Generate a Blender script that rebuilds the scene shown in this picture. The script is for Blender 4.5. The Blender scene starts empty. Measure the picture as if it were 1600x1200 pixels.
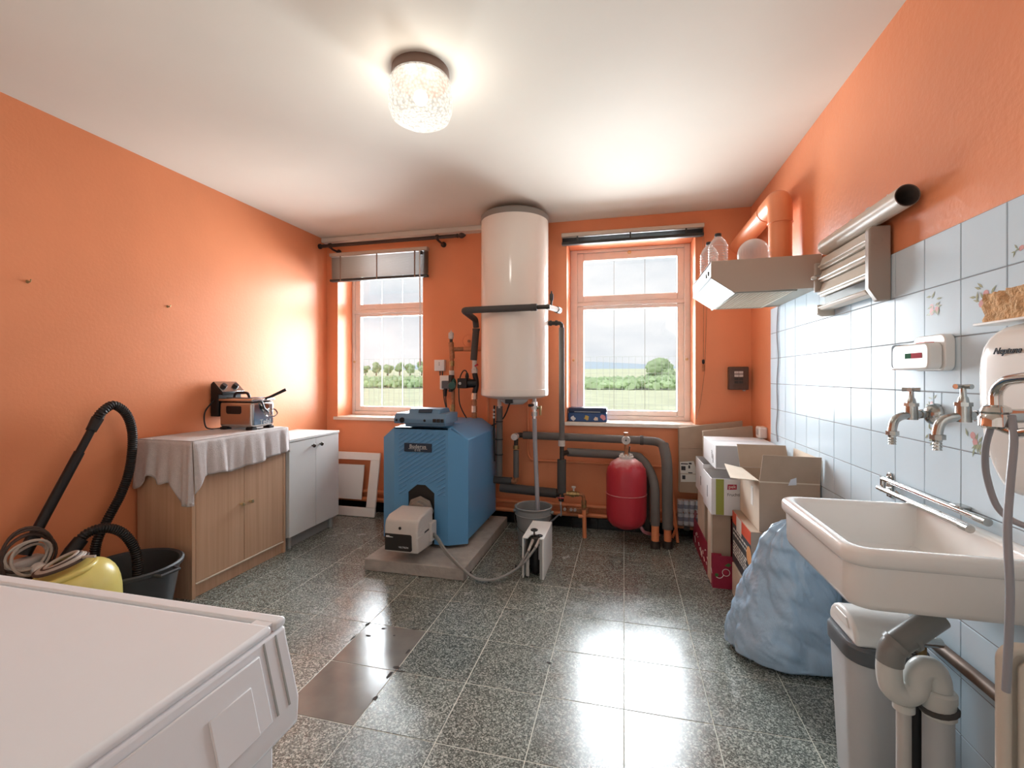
import bpy, math, random
from mathutils import Vector, Matrix, noise
random.seed(4)
SC = bpy.context.scene
COL = SC.collection
PI = math.pi

# ------------------------------------------------------------------ camera, sky, light, exposure
FOC, YAW, HOR, EYE = 715.0, math.radians(13.75), 588.0, 1.22
cam = bpy.data.cameras.new('camera')
cam.sensor_width = 36.0
cam.lens = FOC / 1600 * 36.0
cam.shift_y = (HOR - 600) / 1600.0
cam.clip_start = 0.02
cam.clip_end = 2000
cam_ob = bpy.data.objects.new('camera', cam)
cam_ob.location = (0, 0, EYE)
cam_ob.rotation_euler = (PI / 2, 0, YAW)
COL.objects.link(cam_ob)
SC.camera = cam_ob

SC.view_settings.view_transform = 'Standard'
SC.view_settings.look = 'None'
SC.view_settings.exposure = 0.8
SC.view_settings.gamma = 1.0
SC.view_settings.use_curve_mapping = False

world = bpy.data.worlds.new('cloudy_sky')
SC.world = world
world.use_nodes = True
wn, wl = world.node_tree.nodes, world.node_tree.links
wn.clear()
w_out = wn.new('ShaderNodeOutputWorld')
w_bg = wn.new('ShaderNodeBackground')
w_tc = wn.new('ShaderNodeTexCoord')
w_map = wn.new('ShaderNodeMapping')
w_map.inputs['Scale'].default_value = (1.0, 1.0, 3.2)
w_no = wn.new('ShaderNodeTexNoise')
w_no.inputs['Scale'].default_value = 3.4
w_no.inputs['Detail'].default_value = 5.0
w_ra = wn.new('ShaderNodeValToRGB')
w_ra.color_ramp.elements[0].position = 0.36
w_ra.color_ramp.elements[0].color = (0.72, 0.77, 0.82, 1)
w_ra.color_ramp.elements[1].position = 0.60
w_ra.color_ramp.elements[1].color = (0.95, 0.96, 0.97, 1)
wl.new(w_tc.outputs['Generated'], w_map.inputs['Vector'])
wl.new(w_map.outputs['Vector'], w_no.inputs['Vector'])
wl.new(w_no.outputs['Fac'], w_ra.inputs['Fac'])
wl.new(w_ra.outputs['Color'], w_bg.inputs['Color'])
w_bg.inputs['Strength'].default_value = 0.62
wl.new(w_bg.outputs['Background'], w_out.inputs['Surface'])

def lamp_data(name, kind, energy, color=(1, 1, 1), **kw):
    d = bpy.data.lights.new(name, kind)
    d.energy = energy
    d.color = color
    for k, v in kw.items():
        setattr(d, k, v)
    o = bpy.data.objects.new(name, d)
    COL.objects.link(o)
    return o

# the sun stands behind the house: it lights the fields, not the room
sun = lamp_data('sun', 'SUN', 1.0, (1.0, 0.97, 0.9), angle=math.radians(3))
sun.rotation_euler = (math.radians(38), 0, math.radians(-25))
# daylight entering through the panes of the two windows
for nm, cx, w in (('daylight_through_left_window', -2.15, 0.66), ('daylight_through_right_window', 0.044, 0.78)):
    d = lamp_data(nm, 'AREA', 92.0 * w, (0.87, 0.95, 1.0), shape='RECTANGLE', size=w, size_y=1.30)
    d.location = (cx, 4.10, 1.58)
    d.rotation_euler = (-PI / 2, 0, 0)     # shines into the room

# ------------------------------------------------------------------ measuring helpers: photo pixel + a known plane -> point in the room
RX = Vector((math.cos(YAW), math.sin(YAW), 0))
FW = Vector((-math.sin(YAW), math.cos(YAW), 0))
CAM = Vector((0, 0, EYE))
def ray(u, v):
    return FW + RX * ((u - 800) / FOC) + Vector((0, 0, (HOR - v) / FOC))
def aX(u, v, X):
    r = ray(u, v); return CAM + r * (X / r.x)
def aY(u, v, Y):
    r = ray(u, v); return CAM + r * (Y / r.y)
def aZ(u, v, Z):
    r = ray(u, v); return CAM + r * ((Z - EYE) / r.z)

# ------------------------------------------------------------------ materials
def s2l(c):
    c /= 255.0
    return c / 12.92 if c <= 0.04045 else ((c + 0.055) / 1.055) ** 2.4
def rgb(*c):
    if len(c) == 1:
        h = c[0]; c = (int(h[0:2], 16), int(h[2:4], 16), int(h[4:6], 16))
    return (s2l(c[0]), s2l(c[1]), s2l(c[2]), 1.0)

def P(name, hexc, rough=0.5, metal=0.0, var=0.0, vscale=6.0, bump=0.0, bscale=40.0, spec=0.5, coat=0.0,
      stretch=None, trans=0.0, ior=1.45, emit=0.0, alpha=1.0, sheen=0.0):
    m = bpy.data.materials.new(name)
    m.use_nodes = True
    n, l = m.node_tree.nodes, m.node_tree.links
    b = n['Principled BSDF']
    col = rgb(hexc)
    b.inputs['Base Color'].default_value = col
    b.inputs['Roughness'].default_value = rough
    b.inputs['Metallic'].default_value = metal
    b.inputs['Specular IOR Level'].default_value = spec
    b.inputs['Coat Weight'].default_value = coat
    b.inputs['Transmission Weight'].default_value = trans
    b.inputs['IOR'].default_value = ior
    b.inputs['Alpha'].default_value = alpha
    b.inputs['Sheen Weight'].default_value = sheen
    if emit:
        b.inputs['Emission Color'].default_value = col
        b.inputs['Emission Strength'].default_value = emit
    g = n.new('ShaderNodeNewGeometry')
    vec = g.outputs['Position']
    if stretch:
        mp = n.new('ShaderNodeMapping')
        mp.inputs['Scale'].default_value = stretch
        l.new(vec, mp.inputs['Vector'])
        vec = mp.outputs['Vector']
    if var:
        t = n.new('ShaderNodeTexNoise')
        t.inputs['Scale'].default_value = vscale
        t.inputs['Detail'].default_value = 4
        l.new(vec, t.inputs['Vector'])
        mx = n.new('ShaderNodeMix'); mx.data_type = 'RGBA'
        mx.inputs[6].default_value = tuple(max(0, c * (1 - var)) for c in col[:3]) + (1,)
        mx.inputs[7].default_value = tuple(min(1, c * (1 + var)) for c in col[:3]) + (1,)
        mr = n.new('ShaderNodeMapRange')
        mr.inputs[1].default_value = 0.3; mr.inputs[2].default_value = 0.7
        l.new(t.outputs['Fac'], mr.inputs[0])
        l.new(mr.outputs[0], mx.inputs[0])
        l.new(mx.outputs[2], b.inputs['Base Color'])
    if bump:
        t2 = n.new('ShaderNodeTexNoise')
        t2.inputs['Scale'].default_value = bscale
        t2.inputs['Detail'].default_value = 3
        l.new(vec, t2.inputs['Vector'])
        bp = n.new('ShaderNodeBump')
        bp.inputs['Strength'].default_value = bump
        bp.inputs['Distance'].default_value = 0.01
        l.new(t2.outputs['Fac'], bp.inputs['Height'])
        l.new(bp.outputs['Normal'], b.inputs['Normal'])
    return m

def glass(name, tint=(1, 1, 1), refl=1.0, rough=0.0):
    m = bpy.data.materials.new(name); m.use_nodes = True
    n, l = m.node_tree.nodes, m.node_tree.links
    n.clear()
    o = n.new('ShaderNodeOutputMaterial')
    tr = n.new('ShaderNodeBsdfTransparent'); tr.inputs['Color'].default_value = (*tint, 1)
    gl = n.new('ShaderNodeBsdfGlossy'); gl.inputs['Roughness'].default_value = rough
    fr = n.new('ShaderNodeFresnel'); fr.inputs['IOR'].default_value = 1.45
    mu = n.new('ShaderNodeMath'); mu.operation = 'MULTIPLY'; mu.inputs[1].default_value = refl
    mx = n.new('ShaderNodeMixShader')
    l.new(fr.outputs[0], mu.inputs[0]); l.new(mu.outputs[0], mx.inputs[0])
    l.new(tr.outputs[0], mx.inputs[1]); l.new(gl.outputs[0], mx.inputs[2])
    l.new(mx.outputs[0], o.inputs['Surface'])
    return m

def clear(name, white, refl, tint=(.95, .94, .93)):
    # thin clear plastic or pressed glass: mostly see-through, whitish where it is seen edge-on
    m = bpy.data.materials.new(name); m.use_nodes = True
    n, l = m.node_tree.nodes, m.node_tree.links
    b = n['Principled BSDF']; o = n['Material Output']
    b.inputs['Base Color'].default_value = (.86, .86, .86, 1); b.inputs['Roughness'].default_value = .12
    lw = n.new('ShaderNodeLayerWeight'); lw.inputs['Blend'].default_value = .35
    mr = n.new('ShaderNodeMapRange'); mr.inputs[3].default_value = white; mr.inputs[4].default_value = min(1, white + .55)
    l.new(lw.outputs['Facing'], mr.inputs[0])
    tr = n.new('ShaderNodeBsdfTransparent'); tr.inputs['Color'].default_value = (*tint, 1)
    mx = n.new('ShaderNodeMixShader')
    l.new(mr.outputs[0], mx.inputs[0]); l.new(tr.outputs[0], mx.inputs[1]); l.new(b.outputs[0], mx.inputs[2])
    l.new(mx.outputs[0], o.inputs['Surface'])
    return m

def terrazzo(name, dark, mid, light, rough=0.2, amount=0.5):
    m = bpy.data.materials.new(name); m.use_nodes = True
    n, l = m.node_tree.nodes, m.node_tree.links
    b = n['Principled BSDF']
    g = n.new('ShaderNodeNewGeometry')
    mp = n.new('ShaderNodeMapping'); l.new(g.outputs['Position'], mp.inputs['Vector'])
    oi = n.new('ShaderNodeObjectInfo')
    v = n.new('ShaderNodeTexVoronoi'); v.inputs['Scale'].default_value = 200
    v2 = n.new('ShaderNodeTexVoronoi'); v2.inputs['Scale'].default_value = 380
    l.new(mp.outputs[0], v.inputs['Vector']); l.new(mp.outputs[0], v2.inputs['Vector'])
    def ramp(src, stops):
        r = n.new('ShaderNodeValToRGB'); r.color_ramp.interpolation = 'CONSTANT'
        e = r.color_ramp.elements
        e[0].position, e[0].color = stops[0]
        e[1].position, e[1].color = stops[1]
        for p, c in stops[2:]:
            k = e.new(p); k.color = c
        l.new(src, r.inputs[0]); return r.outputs[0]
    sx = n.new('ShaderNodeSeparateColor'); l.new(v.outputs['Color'], sx.inputs[0])
    sx2 = n.new('ShaderNodeSeparateColor'); l.new(v2.outputs['Color'], sx2.inputs[0])
    a = ramp(sx.outputs[0], [(0, rgb(dark)), (amount, rgb(mid)), (amount + 0.27, rgb(light))])
    c = ramp(sx2.outputs[0], [(0, rgb(dark)), (amount + 0.05, rgb(mid)), (amount + 0.36, rgb(light))])
    mx = n.new('ShaderNodeMix'); mx.data_type = 'RGBA'; mx.inputs[0].default_value = 0.45
    l.new(a, mx.inputs[6]); l.new(c, mx.inputs[7])
    hs = n.new('ShaderNodeHueSaturation')
    mr = n.new('ShaderNodeMapRange'); mr.inputs[3].default_value = 0.88; mr.inputs[4].default_value = 1.12
    l.new(oi.outputs['Random'], mr.inputs[0]); l.new(mr.outputs[0], hs.inputs['Value'])
    l.new(mx.outputs[2], hs.inputs['Color']); l.new(hs.outputs[0], b.inputs['Base Color'])
    no = n.new('ShaderNodeTexNoise'); no.inputs['Scale'].default_value = 5; no.inputs['Detail'].default_value = 5
    l.new(g.outputs['Position'], no.inputs['Vector'])
    rr = n.new('ShaderNodeMapRange'); rr.inputs[1].default_value = .3; rr.inputs[2].default_value = .7
    rr.inputs[3].default_value = rough * 0.75; rr.inputs[4].default_value = rough * 1.3
    l.new(no.outputs['Fac'], rr.inputs[0]); l.new(rr.outputs[0], b.inputs['Roughness'])
    b.inputs['Specular IOR Level'].default_value = 0.8
    return m

def wood(name, a, bcol, scale=(60, 60, 2.0), rough=0.4):
    m = bpy.data.materials.new(name); m.use_nodes = True
    n, l = m.node_tree.nodes, m.node_tree.links
    b = n['Principled BSDF']; b.inputs['Roughness'].default_value = rough
    g = n.new('ShaderNodeNewGeometry'); mp = n.new('ShaderNodeMapping'); mp.inputs['Scale'].default_value = scale
    l.new(g.outputs['Position'], mp.inputs['Vector'])
    t = n.new('ShaderNodeTexNoise'); t.inputs['Scale'].default_value = 1.0; t.inputs['Detail'].default_value = 5
    l.new(mp.outputs[0], t.inputs['Vector'])
    r = n.new('ShaderNodeValToRGB'); r.color_ramp.elements[0].position = .35; r.color_ramp.elements[1].position = .68
    r.color_ramp.elements[0].color = rgb(a); r.color_ramp.elements[1].color = rgb(bcol)
    l.new(t.outputs['Fac'], r.inputs[0]); l.new(r.outputs[0], b.inputs['Base Color'])
    return m

M = dict(
    orange=P('orange_wall_paint', 'EA9468', 0.42, var=0.05, vscale=2.0, bump=0.06, bscale=60, spec=0.35),
    orange_rough=P('orange_lumpy_wall_paint', 'EA9468', 0.36, var=0.05, vscale=2.0, bump=0.16, bscale=55, spec=0.4),
    ceiling=P('cream_gloss_ceiling_paint', 'E0D9CD', 0.68, var=0.03, vscale=1.5, bump=0.03, bscale=8, spec=0.12),
    orange_pipe=P('orange_painted_pipe', 'E58F62', 0.35),
    terr=terrazzo('grey_green_terrazzo', '434944', '7E867F', 'C2C7BE', 0.225, 0.48),
    smooth_tile=P('smooth_dark_grey_tile', '77756F', 0.14, var=0.12, vscale=9, bump=0.02, bscale=20),
    chip=P('dark_floor_chip', '3B3936', 0.8),
    floor_grout=P('pale_floor_joint', 'CDCFC4', 0.7),
    wall_tile=P('pale_blue_glazed_tile', 'D2E2EC', 0.2, var=0.02, vscale=3, bump=0.03, bscale=14, spec=0.05),
    wall_grout=P('grey_wall_joint', '8E8F93', 0.8),
    black_tile=P('black_glazed_tile', '14151A', 0.12),
    win_paint=P('peach_gloss_window_paint', 'F0E6DF', 0.36, var=0.04, vscale=9, spec=0.3),
    sill=P('white_marble_sill', 'E8DDD0', 0.25, var=0.05, vscale=18),
    pane=glass('window_pane_glass'),
    seam=P('pale_glazing_seam', 'A9AEAB', 0.7, spec=.1),
    white=P('white_enamel', 'EDE8E2', 0.2, var=0.015, vscale=4),
    appliance=P('cool_white_appliance_enamel', 'E9EDF1', 0.25, var=0.015, vscale=4),
    tank=P('white_tank_enamel', 'EFE6DC', 0.13, spec=0.6),
    grey_plastic=P('grey_plastic_cap', '8C8680', 0.5),
    ltgrey=P('light_grey_plastic', 'C9C6C2', 0.42),
    lam_white=P('white_laminate', 'E6E8E6', 0.35, var=0.02, vscale=5),
    lam_grey=P('grey_laminate_plinth', '9DA19F', 0.5),
    brown_lam=wood('beech_laminate', 'C69F80', 'D4B092', (45, 45, 1.3), 0.42),
    knob_gold=P('pale_brass_knob', 'D8C49A', 0.3, 0.7),
    knob_dark=P('dark_steel_knob', '55524E', 0.25, 0.8),
    cloth=P('lilac_grey_cloth', 'CFC6C4', 0.9, var=0.05, vscale=60, bump=0.35, bscale=260, sheen=0.2),
    steel=P('brushed_steel', 'BDBBB8', 0.22, 1.0, bump=0.05, bscale=90),
    chrome=P('chrome', 'D4D2CF', 0.09, 1.0),
    worn_chrome=P('worn_chrome', 'B4B3AF', 0.22, 1.0, var=0.1, vscale=40),
    black=P('black_plastic', '1B1A1C', 0.38),
    black_rubber=P('black_corrugated_rubber', '211F20', 0.45),
    charcoal=P('charcoal_plastic_tub', '3B3D40', 0.5, var=0.06, vscale=9),
    yellow=P('pale_yellow_plastic', 'DCCB76', 0.32),
    cord=P('pale_grey_cord', 'B9AFA5', 0.5),
    cord_dark=P('dark_brown_cord', '4A3B35', 0.5),
    blue=P('boiler_blue_paint', '609BC8', 0.34, bump=0.05, bscale=160),
    blue_dark=P('boiler_blue_grey_plastic', '6487A4', 0.4),
    navy=P('navy_plate', '26374A', 0.35),
    silver=P('silver_print', 'D6D9DB', 0.35),
    burner=P('warm_grey_burner_cover', 'CBC7C1', 0.38, var=0.02),
    burner_dark=P('black_burner_plate', '23211F', 0.45),
    cast=P('grey_cast_metal', '8F8880', 0.5, 0.4, var=0.1, vscale=30),
    concrete=P('grey_concrete', 'A8A39C', 0.85, var=0.12, vscale=18, bump=0.25, bscale=70),
    insul=P('grey_foam_pipe_insulation', '6B6662', 0.75, var=0.05, vscale=20),
    insul_dark=P('dark_grey_foam_pipe_insulation', '4E4A48', 0.75),
    iron=P('dark_iron_fitting', '45403C', 0.45, 0.5, var=0.15, vscale=60),
    brass=P('aged_brass', 'A68B5F', 0.35, 0.8, var=0.2, vscale=60),
    rusty=P('painted_brown_pipe', 'A9714F', 0.45, 0.2, var=0.25, vscale=50),
    green=P('dark_green_pump_paint', '2E5A50', 0.4),
    red=P('red_vessel_paint', 'B8323E', 0.3, var=0.04, vscale=8),
    dust=P('pale_dusty_metal', 'CFC6C0', 0.6, var=0.12, vscale=60),
    bucket=P('grey_bucket_plastic', '8B8D8C', 0.45, var=0.04),
    hose_grey=P('grey_drain_hose', '9C9CA2', 0.35),
    card=P('brown_cardboard', 'B29A86', 0.85, var=0.05, vscale=12),
    card_light=P('pale_cardboard_edge', 'D8C8B5', 0.85, var=0.05, vscale=12),
    carton_white=P('white_carton', 'E4E2E2', 0.5, var=0.02),
    carton_grey=P('grey_carton', 'B9B8BA', 0.6),
    olive=P('olive_green_print', '9BA04A', 0.6),
    crimson=P('crimson_print', 'AE2A45', 0.5),
    magenta=P('crimson_fruit_crate', '9E2442', 0.5, var=0.06, vscale=30),
    orange_print=P('orange_red_print', 'D8573A', 0.55),
    peach_print=P('apricot_print', 'E7A56C', 0.55),
    dark_print=P('dark_grey_print', '4A4B50', 0.6),
    white_print=P('white_print', 'E8E6E0', 0.6),
    ink=P('dark_ink', '3C3C40', 0.7),
    leafprint=P('leaf_green_print', '4C7B45', 0.6),
    hood=P('greige_hood_enamel', 'B9A899', 0.4),
    hood_light=P('cream_hood_enamel', 'ABA599', 0.45, spec=0.15),
    mesh=P('grease_filter_metal', 'CFC5B2', 0.4, 0.2),
    mesh_dark=P('grease_filter_gap', '2E2822', 0.8),
    reflection_glass=P('visor_glass_tree_reflection', '76826F', 0.15, var=0.10, vscale=14, spec=0.05),  # green tone stands in for trees reflected in the visor
    beige_plastic=P('beige_dispenser_plastic', 'D3C8BA', 0.35),
    taupe_plastic=P('taupe_dispenser_end', 'AA9A8E', 0.45),
    smoke=P('smoky_window_plastic', '6F7276', 0.15),
    tube_in=P('brown_tube_inside', '6E625C', 0.7),
    sink=P('white_glazed_fireclay', 'F6F2EE', 0.12, var=0.015, vscale=5, coat=0.3),
    sponge=P('tan_sponge', 'D9AE80', 0.95, var=0.2, vscale=60, bump=0.8, bscale=120),
    bag=None,
    bin=P('pearl_grey_bin', 'C4C6C8', 0.36, var=0.02),
    bin_band=P('dark_grey_bin_rim', '5C6064', 0.4),
    white_plastic=P('white_plastic', 'EDEAE6', 0.3),
    pvc_grey=P('grey_drain_pipe', '8D8D8A', 0.38, var=0.04, vscale=20),
    pvc_white=P('white_drain_trap', 'DAD9D4', 0.33),
    bakelite=P('brown_bakelite', '5A4338', 0.4, var=0.15, vscale=40),
    rust_stain=P('rusty_steel_pipe', '7A6557', 0.5, 0.3, var=0.3, vscale=14),
    wire=P('fence_wire', 'C2C6C2', 0.5),
    grass=P('hazy_pale_grass', 'D3D8BC', 1.0, var=0.1, vscale=0.5, spec=0.0),  # haze over the fields is put into this pale colour
    crop=P('hazy_green_crop', 'B4CBA2', 1.0, var=0.12, vscale=.6, spec=0.0),  # crop green lightened, the distance haze is in the colour
    leaf=P('hazy_leaf_green', 'A9BF98', 1.0, var=0.2, vscale=0.8, spec=0.0),  # leaf colour paled to carry the haze
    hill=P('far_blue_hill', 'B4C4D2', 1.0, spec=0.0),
    bark=P('tree_bark', '8A8471', 1.0, spec=0.0),
    rod=P('dark_brown_curtain_rod', '3E302B', 0.4),
    slat=P('brown_blind_slat', '927A69', 0.6, spec=0.12),
    slat_dark=P('charcoal_blind_rail', '4A4846', 0.5, spec=0.15),
    headrail=P('pale_blind_headrail', 'C9B7A6', 0.4),
    lamp_base=P('brown_lamp_base', '7A6155', 0.4),
    slot_red=P('red_slot_sticker', 'B0525C', 0.9, spec=0.05),
    slot_green=P('green_slot_window', '3F6A52', 0.9, spec=0.05),
    tin_blue=P('blue_tin', '27487A', 0.3, var=0.15, vscale=14),
    tin_navy=P('navy_tin_lid', '1E2C4D', 0.3),
    tin_gold=P('gold_print', 'C0A24E', 0.4),
    pink=P('pink_print', 'D08A90', 0.5),
    door=P('white_door_paint', 'E9E2D6', 0.4),
    clearp=clear('clear_plastic', .16, .06),
    foil=P('clear_film', 'D9DCE4', 0.15),
)
def add_dust(m):
    # settled dust on the upward faces
    n, l = m.node_tree.nodes, m.node_tree.links
    b = n['Principled BSDF']; src = b.inputs['Base Color'].links[0].from_socket
    g = n.new('ShaderNodeNewGeometry'); sp = n.new('ShaderNodeSeparateXYZ'); l.new(g.outputs['Normal'], sp.inputs[0])
    t = n.new('ShaderNodeTexNoise'); t.inputs['Scale'].default_value = 30; t.inputs['Detail'].default_value = 6
    l.new(g.outputs['Position'], t.inputs['Vector'])
    ad = n.new('ShaderNodeMath'); ad.operation = 'MULTIPLY_ADD'; ad.inputs[1].default_value = .5
    l.new(t.outputs['Fac'], ad.inputs[0]); l.new(sp.outputs['Z'], ad.inputs[2])
    mr = n.new('ShaderNodeMapRange'); mr.inputs[1].default_value = .75; mr.inputs[2].default_value = 1.3; mr.inputs[4].default_value = .75
    l.new(ad.outputs[0], mr.inputs[0])
    mx = n.new('ShaderNodeMix'); mx.data_type = 'RGBA'; mx.inputs[7].default_value = rgb('D8C9C6')
    l.new(mr.outputs[0], mx.inputs[0]); l.new(src, mx.inputs[6]); l.new(mx.outputs[2], b.inputs['Base Color'])
add_dust(M['red'])
M['rear'] = P('rear_wall_fill_white', 'F0ECE4', 0.5, var=.02)  # unseen wall, made white to bounce neutral fill into the room
# translucent blue film of the waste sack
def bagmat():
    m = P('blue_translucent_film', 'A9C6E0', 0.2, var=0.10, vscale=3.0, bump=0.35, bscale=26, spec=0.8, stretch=(1.6, 1.6, .7))
    b = m.node_tree.nodes['Principled BSDF']
    return m
M['bag'] = bagmat()
def shade_mat():
    m = P('lit_pressed_glass', '2A2824', 0.25, bump=0.9, bscale=110)
    n, l = m.node_tree.nodes, m.node_tree.links
    b = n['Principled BSDF']; o = n['Material Output']
    vo = n.new('ShaderNodeTexVoronoi'); vo.inputs['Scale'].default_value = 95
    g = n.new('ShaderNodeNewGeometry'); l.new(g.outputs['Position'], vo.inputs['Vector'])
    mr = n.new('ShaderNodeMapRange'); mr.inputs[1].default_value = 0; mr.inputs[2].default_value = .8
    mr.inputs[3].default_value = .85; mr.inputs[4].default_value = 0.32
    l.new(vo.outputs['Distance'], mr.inputs[0]); l.new(mr.outputs[0], b.inputs['Emission Strength'])
    b.inputs['Emission Color'].default_value = (1, .93, .80, 1)
    tr = n.new('ShaderNodeBsdfTransparent'); mx = n.new('ShaderNodeMixShader'); mx.inputs[0].default_value = 0.62
    l.new(tr.outputs[0], mx.inputs[1]); l.new(b.outputs[0], mx.inputs[2]); l.new(mx.outputs[0], o.inputs['Surface'])
    return m
M['shade'] = shade_mat()

# ------------------------------------------------------------------ mesh building
class MB:
    def __init__(s):
        s.v, s.f = [], []
    def add(s, verts, faces):
        k = len(s.v)
        s.v += [Vector(p) for p in verts]
        s.f += [tuple(i + k for i in f) for f in faces]
        return s
    def box(s, x0, x1, y0, y1, z0, z1):
        return s.add([(x0, y0, z0), (x1, y0, z0), (x1, y1, z0), (x0, y1, z0), (x0, y0, z1), (x1, y0, z1), (x1, y1, z1), (x0, y1, z1)],
                     [(0, 3, 2, 1), (4, 5, 6, 7), (0, 1, 5, 4), (1, 2, 6, 5), (2, 3, 7, 6), (3, 0, 4, 7)])
    def hexa(s, p):      # eight corners: bottom ring then top ring
        return s.add(p, [(0, 3, 2, 1), (4, 5, 6, 7), (0, 1, 5, 4), (1, 2, 6, 5), (2, 3, 7, 6), (3, 0, 4, 7)])
    def plate(s, quad, t):   # thickened polygon, t = offset vector
        n = len(quad); t = Vector(t)
        q = [Vector(p) for p in quad]
        return s.add(q + [p + t for p in q], [tuple(range(n))[::-1], tuple(range(n, 2 * n))] +
                     [(i, (i + 1) % n, n + (i + 1) % n, n + i) for i in range(n)])
    def prism(s, poly, axis, a0, a1):
        def mk(p, a):
            return {'x': (a, p[0], p[1]), 'y': (p[0], a, p[1]), 'z': (p[0], p[1], a)}[axis]
        n = len(poly)
        return s.add([mk(p, a0) for p in poly] + [mk(p, a1) for p in poly],
                     [tuple(range(n)), tuple(range(n, 2 * n))[::-1]] + [(i, n + i, n + (i + 1) % n, (i + 1) % n) for i in range(n)])
    def lathe(s, prof, c, n=24, axis=(0, 0, 1)):
        ax = Vector(axis).normalized()
        a = ax.orthogonal().normalized(); b = ax.cross(a)
        c = Vector(c); V = []; F = []
        for r, z in prof:
            for i in range(n):
                t = 2 * PI * i / n
                V.append(c + ax * z + (a * math.cos(t) + b * math.sin(t)) * max(r, 1e-5))
        for j in range(len(prof) - 1):
            for i in range(n):
                i2 = (i + 1) % n
                F.append((j * n + i, j * n + i2, (j + 1) * n + i2, (j + 1) * n + i))
        F.append(tuple(range(n))[::-1]); F.append(tuple(range((len(prof) - 1) * n, len(prof) * n)))
        return s.add(V, F)
    def open_lathe(s, prof, c, n=24, axis=(0, 0, 1)):
        k = len(s.f); s.lathe(prof, c, n, axis); s.f.pop(); s.f.pop(); return s
    def cyl(s, p0, p1, r0, r1=None, n=16):
        p0, p1 = Vector(p0), Vector(p1); d = p1 - p0
        return s.lathe([(r0, 0), (r0 if r1 is None else r1, d.length)], p0, n, d)
    def tube(s, pts, r, n=10, closed=False, sm=0, caps=True):
        pts = [Vector(p) for p in pts]
        if sm: pts = smooth(pts, sm, closed)
        m = len(pts)
        rr = r if isinstance(r, (list, tuple)) else None
        if rr and len(rr) != m:
            rr = [rr[min(len(rr) - 1, int(i * len(rr) / m))] for i in range(m)]
        V, F = [], []
        tan = []
        for i in range(m):
            if closed: t = pts[(i + 1) % m] - pts[i - 1]
            else: t = pts[min(i + 1, m - 1)] - pts[max(i - 1, 0)]
            tan.append(t.normalized() if t.length > 1e-9 else Vector((0, 0, 1)))
        a = tan[0].orthogonal().normalized()
        for i in range(m):
            t = tan[i]
            a = (a - t * a.dot(t))
            a = a.normalized() if a.length > 1e-6 else t.orthogonal().normalized()
            b = t.cross(a)
            ri = rr[i] if rr else r
            for k in range(n):
                q = 2 * PI * k / n
                V.append(pts[i] + (a * math.cos(q) + b * math.sin(q)) * ri)
        for i in range(m if closed else m - 1):
            j = (i + 1) % m
            for k in range(n):
                k2 = (k + 1) % n
                F.append((i * n + k, i * n + k2, j * n + k2, j * n + k))
        if not closed and caps:
            F.append(tuple(range(n))[::-1]); F.append(tuple(range((m - 1) * n, m * n)))
        return s.add(V, F)
    def sphere(s, c, r, n=16, m=10, sq=(1, 1, 1), f=None):
        c = Vector(c); V = []; F = []
        for j in range(m + 1):
            ph = PI * j / m
            for i in range(n):
                th = 2 * PI * i / n
                d = Vector((math.sin(ph) * math.cos(th), math.sin(ph) * math.sin(th), math.cos(ph)))
                k = f(d) if f else 1.0
                V.append(c + Vector((d.x * sq[0], d.y * sq[1], d.z * sq[2])) * (r * k))
        for j in range(m):
            for i in range(n):
                i2 = (i + 1) % n
                F.append((j * n + i, (j + 1) * n + i, (j + 1) * n + i2, j * n + i2))
        return s.add(V, F)
    def grid(s, fn, nu, nv):
        V = [fn(i / nu, j / nv) for j in range(nv + 1) for i in range(nu + 1)]
        F = [(j * (nu + 1) + i, j * (nu + 1) + i + 1, (j + 1) * (nu + 1) + i + 1, (j + 1) * (nu + 1) + i) for j in range(nv) for i in range(nu)]
        return s.add(V, F)
    def rot(s, ang, axis, c):
        R = Matrix.Rotation(ang, 3, axis); c = Vector(c)
        s.v = [R @ (p - c) + c for p in s.v]; return s
    def build(s, name, mat, parent=None, bevel=0.0, seg=2, flat=False, angle=38, solid=0.0, sub=0):
        me = bpy.data.meshes.new(name)
        if parent is not None:
            org = wloc(parent)
        else:
            xs = [p.x for p in s.v]; ys = [p.y for p in s.v]; zs = [p.z for p in s.v]
            org = Vector(((min(xs) + max(xs)) / 2, (min(ys) + max(ys)) / 2, min(zs)))
        me.from_pydata([tuple(p - org) for p in s.v], [], s.f)
        fix_normals(me)
        if not flat:
            me.shade_smooth(); me.set_sharp_from_angle(angle=math.radians(angle))
        me.materials.append(mat if not isinstance(mat, str) else M[mat])
        o = bpy.data.objects.new(name, me)
        COL.objects.link(o)
        if parent is not None: o.parent = parent
        else: o.location = org
        if bevel:
            b = o.modifiers.new('bevel', 'BEVEL'); b.width = bevel; b.segments = seg; b.limit_method = 'ANGLE'; b.angle_limit = math.radians(35)
        if solid:
            b = o.modifiers.new('solid', 'SOLIDIFY'); b.thickness = solid; b.offset = 0
        if sub:
            b = o.modifiers.new('sub', 'SUBSURF'); b.levels = sub; b.render_levels = sub
        return o

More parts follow.
